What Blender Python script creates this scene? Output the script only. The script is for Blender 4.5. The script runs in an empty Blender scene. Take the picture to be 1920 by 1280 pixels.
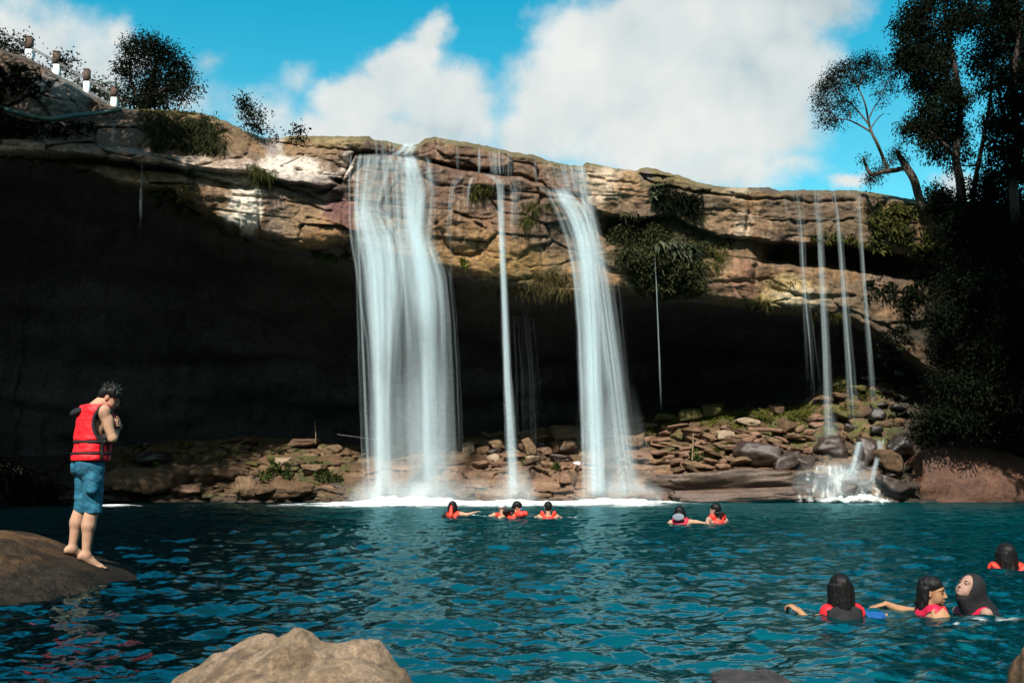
import bpy, math, random
import numpy as np
from mathutils import Vector, Matrix

random.seed(7)
RNG = np.random.default_rng(11)
SC = bpy.context.scene
COL = SC.collection

# ------------------------------------------------------------------ camera geometry
FPX = 35.0 / 36.0 * 1920.0
CAMH = 0.95
TH = math.atan(250.0 / FPX)
CT, ST = math.cos(TH), math.sin(TH)


def P(px, py, Y):
    """World point at depth Y seen along the direction of photo pixel (px, py)."""
    px = np.asarray(px, float); py = np.asarray(py, float); Y = np.asarray(Y, float)
    xc = (px - 960.0) / FPX; yc = (640.0 - py) / FPX
    t = Y / (CT - yc * ST)
    return np.stack(np.broadcast_arrays(xc * t, Y, CAMH + (ST + yc * CT) * t), -1)


def water_point(px, py):
    xc = (px - 960.0) / FPX; yc = (640.0 - py) / FPX
    t = -CAMH / (ST + yc * CT)
    return np.array([xc * t, (CT - yc * ST) * t, 0.0])


def ip(x, keys):
    k = np.array(keys, float)
    return np.interp(x, k[:, 0], k[:, 1])


def sstep(a, b, x):
    t = np.clip((x - a) / (b - a), 0, 1)
    return t * t * (3 - 2 * t)


# ------------------------------------------------------------------ numpy noise
_PERM = np.random.default_rng(3).permutation(256)
_PERM = np.concatenate([_PERM, _PERM, _PERM])
_G = np.random.default_rng(4).normal(size=(256, 3))
_G /= np.linalg.norm(_G, axis=1)[:, None]


def pnoise(x, y, z=0.0):
    x, y, z = np.broadcast_arrays(np.asarray(x, float), np.asarray(y, float), np.asarray(z, float))
    xi = np.floor(x).astype(int); yi = np.floor(y).astype(int); zi = np.floor(z).astype(int)
    xf, yf, zf = x - xi, y - yi, z - zi
    u = xf * xf * xf * (xf * (xf * 6 - 15) + 10)
    v = yf * yf * yf * (yf * (yf * 6 - 15) + 10)
    w = zf * zf * zf * (zf * (zf * 6 - 15) + 10)
    r = 0
    for a in (0, 1):
        for b in (0, 1):
            for c in (0, 1):
                h = _PERM[_PERM[_PERM[(xi + a) & 255] + ((yi + b) & 255)] + ((zi + c) & 255)]
                g = _G[h]
                d = g[..., 0] * (xf - a) + g[..., 1] * (yf - b) + g[..., 2] * (zf - c)
                r = r + d * (u if a else 1 - u) * (v if b else 1 - v) * (w if c else 1 - w)
    return r * 1.5


def fbm(x, y, z=0.0, o=4, g=0.5):
    r, a = 0, 1.0
    for i in range(o):
        f = 2.0 ** i
        r = r + a * pnoise(np.asarray(x) * f + 17.3 * i, np.asarray(y) * f + 5.1 * i, np.asarray(z) * f)
        a *= g
    return r


def ridged(x, y, z=0.0, o=4):
    r, a = 0, 1.0
    for i in range(o):
        f = 2.0 ** i
        r = r + a * (1 - 2 * np.abs(pnoise(np.asarray(x) * f + 7.7 * i, np.asarray(y) * f + 3.3 * i, np.asarray(z) * f)))
        a *= 0.5
    return r


def cells(x, y, seed=0):
    """Voronoi: (random value of the nearest cell, distance to the cell border)."""
    xi = np.floor(x).astype(int); yi = np.floor(y).astype(int)
    d1 = np.full(x.shape, 9.0); d2 = np.full(x.shape, 9.0); val = np.zeros(x.shape)
    for a in (-1, 0, 1):
        for b in (-1, 0, 1):
            h = _PERM[_PERM[(xi + a + seed) & 255] + ((yi + b) & 255)]
            cx = xi + a + 0.15 + 0.7 * (_PERM[h] / 255.0)
            cy = yi + b + 0.15 + 0.7 * (_PERM[h + 61] / 255.0)
            d = np.hypot(x - cx, y - cy)
            near = d < d1
            d2 = np.where(near, d1, np.minimum(d2, d))
            val = np.where(near, _PERM[h + 123] / 255.0, val)
            d1 = np.where(near, d, d1)
    return val, d2 - d1


# ------------------------------------------------------------------ object helpers
def tag(o, label=None, cat=None, group=None, kind=None):
    if label: o['label'] = label
    if cat: o['category'] = cat
    if group: o['group'] = group
    if kind: o['kind'] = kind
    return o


def thing(name, label, cat, loc=(0, 0, 0), group=None, rotz=0.0):
    o = bpy.data.objects.new(name, None)
    COL.objects.link(o)
    o.empty_display_size = 0.2
    o.location = [float(c) for c in loc]
    o.rotation_euler = (0, 0, rotz)
    return tag(o, label, cat, group)


def mesh(name, V, faces, mat, parent=None, org=(0, 0, 0), smooth=True, attrs=None, col=None, uv=None):
    """One mesh object from numpy arrays; faces is a list of (n,3)/(n,4) arrays."""
    V = np.asarray(V, float) - np.asarray(org, float)
    faces = [np.asarray(f, np.int64) for f in faces if len(f)]
    me = bpy.data.meshes.new(name)
    me.vertices.add(len(V))
    me.vertices.foreach_set('co', V.astype(np.float32).ravel())
    li = np.concatenate([f.ravel() for f in faces])
    lt = np.concatenate([np.full(len(f), f.shape[1]) for f in faces])
    ls = np.concatenate([[0], np.cumsum(lt)[:-1]])
    me.loops.add(len(li))
    me.loops.foreach_set('vertex_index', li.astype(np.int32))
    me.polygons.add(len(lt))
    me.polygons.foreach_set('loop_start', ls.astype(np.int32))
    if smooth:
        me.polygons.foreach_set('use_smooth', np.ones(len(lt), bool))
    for k, a in (attrs or {}).items():
        at = me.attributes.new(k, 'FLOAT', 'POINT')
        at.data.foreach_set('value', np.asarray(a, np.float32).ravel())
    if col is not None:
        at = me.attributes.new('Col', 'FLOAT_COLOR', 'POINT')
        c4 = np.ones((len(V), 4), np.float32); c4[:, :3] = np.clip(col, 0, 1)
        at.data.foreach_set('color', c4.ravel())
    if uv is not None:
        ul = me.uv_layers.new(name='UVMap')
        ul.data.foreach_set('uv', np.asarray(uv, np.float32)[li].ravel())
    me.update(); me.validate()
    if mat is not None: me.materials.append(mat)
    o = bpy.data.objects.new(name, me)
    COL.objects.link(o)
    if parent is not None:
        o.parent = parent
    else:
        o.location = [float(c) for c in org]
    return o


def grid_faces(nr, nc, off=0, flip=False):
    i = np.arange(nr - 1)[:, None] * nc + np.arange(nc - 1)[None, :]
    f = np.stack([i, i + 1, i + nc + 1, i + nc], -1).reshape(-1, 4) + off
    return f[:, ::-1] if flip else f


class MB:
    """Collects vertices and faces of one mesh."""
    def __init__(self):
        self.v, self.f, self.n, self.at = [], [], 0, []

    def add(self, V, F, a=None):
        V = np.asarray(V, float).reshape(-1, 3)
        self.v.append(V)
        self.f += [np.asarray(x) + self.n for x in (F if isinstance(F, list) else [F])]
        self.at.append(np.zeros(len(V)) if a is None else np.broadcast_to(np.asarray(a, float), (len(V),)))
        self.n += len(V)

    def tube(self, pts, rad, n=6):
        pts = np.asarray(pts, float); m = len(pts)
        rad = np.broadcast_to(np.asarray(rad, float), (m,))
        t = np.gradient(pts, axis=0); t /= np.linalg.norm(t, axis=1)[:, None] + 1e-9
        ref = np.array([0.31, 0.83, 0.12]) if abs(t[0][2]) > 0.7 else np.array([0.05, 0.1, 1.0])
        a = np.cross(t, ref); a /= np.linalg.norm(a, axis=1)[:, None] + 1e-9
        b = np.cross(t, a)
        an = np.linspace(0, 2 * np.pi, n, endpoint=False)
        V = pts[:, None] + rad[:, None, None] * (np.cos(an)[None, :, None] * a[:, None] + np.sin(an)[None, :, None] * b[:, None])
        i = np.arange(m - 1)[:, None] * n + np.arange(n)[None]
        j = np.arange(m - 1)[:, None] * n + (np.arange(n)[None] + 1) % n
        q = np.stack([i, j, j + n, i + n], -1).reshape(-1, 4)
        k = m * n
        caps = np.array([[0 * n + (c + 1) % n, c, k] for c in range(n)] + [[(m - 1) * n + c, (m - 1) * n + (c + 1) % n, k + 1] for c in range(n)])
        self.add(np.vstack([V.reshape(-1, 3), pts[:1], pts[-1:]]), [q, caps])

    def box(self, c, s, R=None):
        c = np.asarray(c, float); s = np.asarray(s, float) / 2
        V = np.array([[x, y, z] for x in (-1, 1) for y in (-1, 1) for z in (-1, 1)]) * s
        if R is not None: V = V @ np.asarray(R).T
        self.add(V + c, np.array([[0, 1, 3, 2], [4, 6, 7, 5], [0, 4, 5, 1], [2, 3, 7, 6], [0, 2, 6, 4], [1, 5, 7, 3]]))

    def build(self, name, mat, parent=None, org=(0, 0, 0), smooth=True, attr=None):
        V = np.vstack(self.v)
        q = [f for f in self.f if f.shape[1] == 4]; t = [f for f in self.f if f.shape[1] == 3]
        F = ([np.vstack(q)] if q else []) + ([np.vstack(t)] if t else [])
        return mesh(name, V, F, mat, parent, org, smooth, {attr: np.concatenate(self.at)} if attr else None)


# ------------------------------------------------------------------ materials
def mat_new(name):
    m = bpy.data.materials.new(name)
    m.use_nodes = True
    nt = m.node_tree; nt.nodes.clear()
    out = nt.nodes.new('ShaderNodeOutputMaterial')
    return m, nt, out


def nd(nt, typ, **kw):
    n = nt.nodes.new(typ)
    for k, v in kw.items():
        if k[0] == '_':
            n.inputs[k[1:].replace('_', ' ')].default_value = v
        else:
            setattr(n, k, v)
    return n


def mth(nt, op, a, b=None, c=None, clamp=False):
    n = nt.nodes.new('ShaderNodeMath'); n.operation = op; n.use_clamp = clamp
    for i, x in enumerate((a, b, c)):
        if x is None: continue
        if isinstance(x, (int, float)): n.inputs[i].default_value = x
        else: nt.links.new(x, n.inputs[i])
    return n.outputs[0]


def mixc(nt, fac, a, b, blend='MIX'):
    n = nt.nodes.new('ShaderNodeMix'); n.data_type = 'RGBA'; n.blend_type = blend
    for s, x in ((n.inputs[0], fac), (n.inputs[6], a), (n.inputs[7], b)):
        if isinstance(x, (int, float)): s.default_value = x
        elif isinstance(x, tuple): s.default_value = (x + (1,))[:4]
        else: nt.links.new(x, s)
    return n.outputs[2]


def ramp(nt, fac, stops):
    n = nt.nodes.new('ShaderNodeValToRGB')
    el = n.color_ramp.elements
    while len(el) < len(stops): el.new(0.5)
    for e, (p, c) in zip(el, stops):
        e.position = p; e.color = (c + (1,))[:4] if isinstance(c, tuple) else (c, c, c, 1)
    nt.links.new(fac, n.inputs[0])
    return n.outputs[0]


def noise_tex(nt, scale, detail=6, rough=0.6, vec=None, stretch=None, dist=0.0):
    n = nd(nt, 'ShaderNodeTexNoise', _Scale=scale, _Detail=detail, _Roughness=rough, _Distortion=dist)
    if stretch is not None:
        mp = nd(nt, 'ShaderNodeMapping'); mp.inputs['Scale'].default_value = stretch
        nt.links.new(vec, mp.inputs[0]); vec = mp.outputs[0]
    if vec is not None: nt.links.new(vec, n.inputs['Vector'])
    return n.outputs['Fac']


def rock_mat(name, base=None, var=0.5, rough=0.85, bump=0.5, bscale=3.0, dark=(0.35, 0.33, 0.32), spec=0.3, strata=False):
    """base None: colour comes from the mesh's Col attribute."""
    m, nt, out = mat_new(name)
    b = nd(nt, 'ShaderNodeBsdfPrincipled')
    pos = nd(nt, 'ShaderNodeNewGeometry').outputs['Position']
    if base is None:
        c = nd(nt, 'ShaderNodeAttribute', attribute_name='Col').outputs['Color']
    else:
        rgb = nd(nt, 'ShaderNodeRGB'); rgb.outputs[0].default_value = base + (1,); c = rgb.outputs[0]
    n1 = noise_tex(nt, bscale * 0.35, 7, 0.65, pos)
    n2 = noise_tex(nt, bscale * 2.2, 8, 0.7, pos)
    n3 = noise_tex(nt, bscale * 9, 4, 0.6, pos)
    f = mth(nt, 'MULTIPLY', ramp(nt, n1, [(0.35, 1.0), (0.66, 0.0)]), var)
    c = mixc(nt, f, c, mixc(nt, 1.0, c, dark, 'MULTIPLY'))
    c = mixc(nt, 1.0, c, ramp(nt, n2, [(0.30, (0.34, 0.32, 0.31)), (0.47, (0.92, 0.91, 0.90)), (0.72, (1.5, 1.45, 1.36))]), 'MULTIPLY')
    c = mixc(nt, 0.7, c, ramp(nt, n3, [(0.33, (0.45, 0.44, 0.44)), (0.62, (1.3, 1.3, 1.28))]), 'MULTIPLY')
    nt.links.new(c, b.inputs['Base Color'])
    b.inputs['Specular IOR Level'].default_value = spec
    rr = mth(nt, 'MULTIPLY_ADD', n2, 0.3, rough - 0.2)
    nt.links.new(rr, b.inputs['Roughness'])
    h = mth(nt, 'ADD', mth(nt, 'MULTIPLY', n2, 0.7), mth(nt, 'MULTIPLY', n3, 0.25))
    if strata:
        ns = noise_tex(nt, 1.0, 6, 0.65, pos, (0.5, 0.5, 5.0))
        h = mth(nt, 'ADD', h, mth(nt, 'MULTIPLY', ns, .45))
    bp = nd(nt, 'ShaderNodeBump', _Strength=bump, _Distance=0.35 / bscale)
    nt.links.new(h, bp.inputs['Height']); nt.links.new(bp.outputs[0], b.inputs['Normal'])
    nt.links.new(b.outputs[0], out.inputs[0])
    return m


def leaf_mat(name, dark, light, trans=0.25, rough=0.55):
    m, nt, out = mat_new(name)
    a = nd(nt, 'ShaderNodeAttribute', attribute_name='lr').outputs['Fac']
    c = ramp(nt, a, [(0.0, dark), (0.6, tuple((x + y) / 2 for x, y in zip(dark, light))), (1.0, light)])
    b = nd(nt, 'ShaderNodeBsdfPrincipled', _Roughness=rough)
    b.inputs['Specular IOR Level'].default_value = 0.02
    nt.links.new(c, b.inputs['Base Color'])
    tr = nd(nt, 'ShaderNodeBsdfTranslucent'); nt.links.new(c, tr.inputs['Color'])
    mx = nd(nt, 'ShaderNodeMixShader'); mx.inputs[0].default_value = trans
    nt.links.new(b.outputs[0], mx.inputs[1]); nt.links.new(tr.outputs[0], mx.inputs[2])
    nt.links.new(mx.outputs[0], out.inputs[0])
    return m


def simple_mat(name, color, rough=0.6, spec=0.4, var=0.15, scale=20.0, bump=0.1, sss=0.0, sheen=0.0):
    m, nt, out = mat_new(name)
    b = nd(nt, 'ShaderNodeBsdfPrincipled', _Roughness=rough)
    tc = nd(nt, 'ShaderNodeTexCoord').outputs['Object']
    n = noise_tex(nt, scale, 5, 0.6, tc)
    lo = tuple(x * (1 - var) for x in color); hi = tuple(min(1, x * (1 + var)) for x in color)
    nt.links.new(ramp(nt, n, [(0.3, lo), (0.7, hi)]), b.inputs['Base Color'])
    b.inputs['Specular IOR Level'].default_value = spec
    if sss:
        b.inputs['Subsurface Weight'].default_value = sss
        b.inputs['Subsurface Radius'].default_value = (0.02, 0.008, 0.004)
        b.inputs['Subsurface Scale'].default_value = 0.5
    if sheen: b.inputs['Sheen Weight'].default_value = sheen
    bp = nd(nt, 'ShaderNodeBump', _Strength=bump, _Distance=0.02)
    nt.links.new(n, bp.inputs['Height']); nt.links.new(bp.outputs[0], b.inputs['Normal'])
    nt.links.new(b.outputs[0], out.inputs[0])
    return m
# ------------------------------------------------------------------ camera, sun, sky
cam = bpy.data.cameras.new('camera')
cam.lens = 35; cam.sensor_width = 36; cam.sensor_fit = 'HORIZONTAL'
cam.clip_start = 0.05; cam.clip_end = 2000
cam.dof.use_dof = True; cam.dof.focus_distance = 20.0; cam.dof.aperture_fstop = 8.0
camo = bpy.data.objects.new('camera', cam); COL.objects.link(camo)
camo.location = (0, 0, CAMH); camo.rotation_euler = (math.pi / 2 + TH, 0, 0)
SC.camera = camo

SUN_EL, SUN_AZ = math.radians(46), math.radians(-14)   # azimuth of the light's travel direction, from +Y
SUND = np.array([math.sin(-SUN_AZ) * math.cos(SUN_EL), math.cos(SUN_AZ) * math.cos(SUN_EL), -math.sin(SUN_EL)])
sun = bpy.data.lights.new('sun', 'SUN'); sun.energy = 4.6; sun.angle = math.radians(0.55); sun.color = (1.0, 0.93, 0.83)
suno = bpy.data.objects.new('sun', sun); COL.objects.link(suno)
suno.rotation_euler = Vector(SUND).to_track_quat('-Z', 'Y').to_euler()
suno.location = (-8, -30, 40)

SC.view_settings.view_transform = 'Standard'; SC.view_settings.look = 'None'
SC.view_settings.exposure = 0.85; SC.view_settings.gamma = 1.0
SC.render.engine = 'CYCLES'
SC.cycles.transparent_max_bounces = 160
SC.cycles.use_adaptive_sampling = True; SC.cycles.adaptive_threshold = 0.03
SC.cycles.max_bounces = 7; SC.cycles.diffuse_bounces = 5; SC.cycles.transmission_bounces = 6; SC.cycles.glossy_bounces = 3
SC.cycles.use_denoising = True
SC.cycles.caustics_reflective = False; SC.cycles.caustics_refractive = False


def build_sky():
    w = bpy.data.worlds.new('World'); SC.world = w; w.use_nodes = True
    nt = w.node_tree; nt.nodes.clear()
    out = nt.nodes.new('ShaderNodeOutputWorld')
    bg = nt.nodes.new('ShaderNodeBackground'); bg.inputs['Strength'].default_value = 0.1
    sky = nt.nodes.new('ShaderNodeTexSky'); sky.sky_type = 'NISHITA'; sky.sun_disc = False
    sky.sun_elevation = SUN_EL
    sky.sun_rotation = math.atan2(-SUND[0], -SUND[1])
    sky.air_density = 1.0; sky.dust_density = 0.6; sky.ozone_density = 1.5
    L = nt.links
    dirv = nd(nt, 'ShaderNodeTexCoord').outputs['Generated']
    sep = nd(nt, 'ShaderNodeSeparateXYZ'); L.new(dirv, sep.inputs[0])
    y = mth(nt, 'MAXIMUM', sep.outputs[1], 0.12)
    u = mth(nt, 'DIVIDE', sep.outputs[0], y); v = mth(nt, 'DIVIDE', sep.outputs[2], y)
    cmb = nd(nt, 'ShaderNodeCombineXYZ'); L.new(u, cmb.inputs[0]); L.new(v, cmb.inputs[1])
    uv = cmb.outputs[0]
    # warp
    wn = nd(nt, 'ShaderNodeTexNoise', _Scale=9.0, _Detail=5.0, _Roughness=0.6); L.new(uv, wn.inputs['Vector'])
    sub = nd(nt, 'ShaderNodeVectorMath', operation='SUBTRACT'); L.new(wn.outputs['Color'], sub.inputs[0]); sub.inputs[1].default_value = (0.5, 0.5, 0.5)
    sc = nd(nt, 'ShaderNodeVectorMath', operation='SCALE'); L.new(sub.outputs[0], sc.inputs[0]); sc.inputs['Scale'].default_value = 0.085
    ad = nd(nt, 'ShaderNodeVectorMath', operation='ADD'); L.new(uv, ad.inputs[0]); L.new(sc.outputs[0], ad.inputs[1])
    flat = nd(nt, 'ShaderNodeVectorMath', operation='MULTIPLY'); L.new(ad.outputs[0], flat.inputs[0]); flat.inputs[1].default_value = (1, 1, 0)
    wuv = flat.outputs[0]
    blobs = [  # cumulus banks: direction (as photo pixel), radii, weight
        (20, 95, 190, 120, 1.0), (150, 130, 110, 80, 1.0), (205, 60, 40, 40, .55), (90, 170, 220, 90, .9), (240, 110, 55, 45, .7),
        (500, 215, 90, 60, .5), (385, 120, 60, 40, .36), (330, 190, 140, 60, .35), (560, 150, 40, 50, .34),
        (805, 75, 50, 62, .85), (762, 125, 85, 75, 1.0), (690, 185, 110, 75, 1.0), (610, 240, 110, 60, .8), (840, 190, 115, 85, 1.0), (740, 255, 230, 60, .9),
        (1120, 80, 140, 110, 1.0), (1240, 60, 190, 150, 1.1), (1390, 30, 190, 140, 1.1), (1540, 0, 120, 80, .9), (1060, 190, 130, 110, 1.0), (1000, 255, 120, 60, .8),
        (1230, 210, 210, 150, 1.1), (1400, 190, 170, 150, 1.0), (1480, 110, 110, 90, .8), (1330, 320, 180, 60, .7),
        (1590, 340, 55, 24, .62), (1790, 345, 60, 45, .75), (1480, 310, 90, 40, .4),
    ]
    tot = None
    for (bx, by, rx, ry, wgt) in blobs:
        d = P(bx, by, 1.0); cu, cv = float(d[0]), float(d[2] - CAMH)
        s1 = nd(nt, 'ShaderNodeVectorMath', operation='SUBTRACT'); L.new(wuv, s1.inputs[0]); s1.inputs[1].default_value = (cu, cv, 0)
        s2 = nd(nt, 'ShaderNodeVectorMath', operation='MULTIPLY'); L.new(s1.outputs[0], s2.inputs[0]); s2.inputs[1].default_value = (FPX / rx * .82, FPX / ry * .82, 0)
        s3 = nd(nt, 'ShaderNodeVectorMath', operation='LENGTH'); L.new(s2.outputs[0], s3.inputs[0])
        f = mth(nt, 'MULTIPLY_ADD', s3.outputs['Value'], -wgt, wgt)
        tot = f if tot is None else mth(nt, 'SMOOTH_MAX', tot, f, 0.22)
    fn = nd(nt, 'ShaderNodeTexNoise', _Scale=13.0, _Detail=8.0, _Roughness=0.58); L.new(uv, fn.inputs['Vector'])
    fn2 = nd(nt, 'ShaderNodeTexNoise', _Scale=3.2, _Detail=5.0, _Roughness=0.55); L.new(uv, fn2.inputs['Vector'])
    dens = mth(nt, 'ADD', tot, mth(nt, 'MULTIPLY_ADD', fn.outputs['Fac'], 0.75, -0.36))
    mr = nd(nt, 'ShaderNodeMapRange', interpolation_type='SMOOTHSTEP'); L.new(dens, mr.inputs['Value'])
    mr.inputs['From Min'].default_value = 0.02; mr.inputs['From Max'].default_value = 0.56
    cover = mth(nt, 'MULTIPLY', mr.outputs[0], mth(nt, 'GREATER_THAN', sep.outputs[1], 0.12))
    # cloud tone: thick parts pearl grey, lit tops near white
    sh = mth(nt, 'ADD', mth(nt, 'MULTIPLY', fn2.outputs['Fac'], 0.9), mth(nt, 'MULTIPLY', fn.outputs['Fac'], 0.35))
    ccol = ramp(nt, sh, [(0.38, (2.3, 2.95, 3.2)), (0.55, (3.7, 4.1, 4.15)), (0.74, (4.7, 4.85, 4.7))])
    # clear air: the sky texture, tinted to the photograph's cyan
    tint = mixc(nt, 1.0, sky.outputs[0], (0.15, 0.95, 0.95), 'MULTIPLY')
    # paler towards the horizon
    hz = nd(nt, 'ShaderNodeMapRange', interpolation_type='SMOOTHSTEP'); L.new(sep.outputs[2], hz.inputs['Value'])
    hz.inputs['From Min'].default_value = 0.5; hz.inputs['From Max'].default_value = 0.22
    air = mixc(nt, hz.outputs[0], mixc(nt, 1.0, tint, (0.22, 1.15, 1.08), 'MULTIPLY'), mixc(nt, 1.0, tint, (2.6, 1.25, 1.05), 'MULTIPLY'))
    rear = nd(nt, 'ShaderNodeMapRange', interpolation_type='SMOOTHSTEP'); L.new(sep.outputs[1], rear.inputs['Value'])
    rear.inputs['From Min'].default_value = .15; rear.inputs['From Max'].default_value = -.35; rear.inputs['To Max'].default_value = .75
    fin = mixc(nt, rear.outputs[0], mixc(nt, cover, air, ccol), (2.7, 2.6, 2.5))
    L.new(fin, bg.inputs['Color']); L.new(bg.outputs[0], out.inputs[0])


build_sky()

# ------------------------------------------------------------------ the cliff
TOP = [(-400, 60), (-100, 80), (0, 92), (60, 112), (110, 142), (160, 172), (200, 196), (235, 205), (262, 205), (330, 207), (385, 214), (425, 228), (455, 243), (490, 258), (520, 259),
       (560, 254), (600, 255), (640, 256), (690, 255), (700, 262), (730, 265), (745, 270), (765, 274), (785, 270), (797, 260), (812, 257), (840, 261), (900, 271), (960, 285), (975, 288),
       (1000, 290), (1018, 298), (1060, 309), (1092, 311), (1099, 304), (1150, 315), (1192, 321), (1206, 314), (1225, 315), (1250, 324), (1275, 329), (1305, 341), (1350, 350), (1405, 353),
       (1412, 352), (1440, 351), (1462, 358), (1500, 356), (1600, 357), (1640, 361), (1700, 372), (1740, 378), (1800, 386), (1920, 380), (2400, 340)]
BOT = [(-400, 280), (0, 300), (97, 311), (161, 330), (225, 356), (262, 362), (318, 375), (349, 390), (397, 416), (450, 442), (487, 447), (540, 467), (575, 474), (605, 472), (634, 461), (660, 468),
       (720, 486), (840, 516), (880, 522), (950, 546), (1000, 556), (1060, 560), (1100, 560), (1160, 552), (1200, 556), (1260, 566), (1300, 562), (1340, 570), (1380, 576), (1430, 586),
       (1480, 590), (1540, 602), (1600, 612), (1660, 645), (1720, 690), (1800, 760), (1880, 820), (2000, 850), (2400, 860)]
LED = [(-400, 255), (0, 266), (100, 268), (180, 276), (260, 287), (330, 296), (400, 299), (480, 308), (560, 325), (640, 342), (665, 292), (700, 291), (795, 300), (805, 304), (850, 316), (890, 322), (960, 330), (1018, 345),
       (1026, 360), (1090, 372), (1105, 392), (1150, 402), (1200, 412), (1260, 404), (1300, 426), (1345, 441), (1400, 446), (1470, 455), (1600, 462), (1700, 482), (1800, 500), (2400, 500)]
Y0K = [(-400, 26), (0, 31), (300, 33.2), (640, 34.8), (1000, 35.8), (1400, 37.5), (1640, 38.6), (1750, 38.2), (1920, 36), (2400, 30)]

CRACKS = [  # polylines in photo pixels, half width, depth
    ([(800, 302), (830, 309), (880, 315), (930, 322)], 3, .22), ([(690, 300), (640, 345), (600, 362)], 4, .2),
    ([(560, 318), (600, 338), (650, 345)], 4, .25), ([(480, 330), (520, 346), (560, 360), (610, 380), (640, 378)], 3, .16),
    ([(440, 366), (500, 372), (560, 380), (620, 398)], 3, .12), ([(560, 446), (565, 425), (575, 410), (620, 415), (650, 436), (655, 462)], 3, .13),
    ([(820, 420), (832, 455), (852, 476), (880, 482), (905, 470)], 4, .2), ([(852, 400), (880, 410), (902, 426)], 3, .18),
    ([(895, 470), (900, 440), (912, 425)], 3, .1), ([(890, 516), (930, 520), (970, 525), (1000, 520)], 4, .18),
    ([(1012, 345), (1015, 420), (1020, 500)], 3, .1), ([(1100, 330), (1140, 340), (1195, 345)], 3, .1),
    ([(1195, 322), (1220, 345), (1260, 352), (1320, 362), (1400, 372)], 3, .18), ([(1300, 372), (1340, 352), (1410, 376)], 3, .1),
    ([(1405, 353), (1406, 380), (1402, 440)], 4, .25), ([(1410, 375), (1470, 372), (1520, 380), (1600, 376)], 3, .14),
    ([(1240, 460), (1300, 468), (1350, 490)], 4, .2), ([(1416, 500), (1420, 560), (1416, 590)], 6, .3), ([(1340, 530), (1380, 528), (1415, 530)], 3, .12),
    ([(510, 266), (560, 275), (630, 280), (690, 285)], 3, .12), ([(560, 290), (610, 300), (650, 318)], 3, .1),
    ([(120, 300), (220, 308), (320, 318), (420, 348), (470, 352)], 5, .3), ([(0, 290), (60, 296), (120, 302)], 4, .3),
    ([(920, 370), (960, 378), (1000, 372)], 3, .1), ([(790, 330), (815, 345), (850, 350)], 3, .12), ([(1430, 410), (1500, 418), (1600, 412)], 3, .12),
    ([(250, 240), (300, 255), (320, 280)], 3, .15), ([(485, 360), (486, 400), (488, 445)], 3, .14), ([(690, 258), (700, 290)], 3, .1),
    ([(75, 135), (95, 165), (88, 200)], 3, .12), ([(110, 150), (130, 180), (150, 215)], 3, .1), ([(1180, 440), (1210, 470), (1230, 540)], 3, .15),
    ([(1450, 540), (1520, 560), (1600, 556)], 4, .15), ([(700, 400), (760, 410), (800, 420)], 3, .1),
]


def seg_dist(px, py, poly):
    d = np.full(px.shape, 1e9)
    for (ax, ay), (bx, by) in zip(poly[:-1], poly[1:]):
        vx, vy = bx - ax, by - ay
        t = np.clip(((px - ax) * vx + (py - ay) * vy) / (vx * vx + vy * vy), 0, 1)
        d = np.minimum(d, np.hypot(px - ax - t * vx, py - ay - t * vy))
    return d


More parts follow.
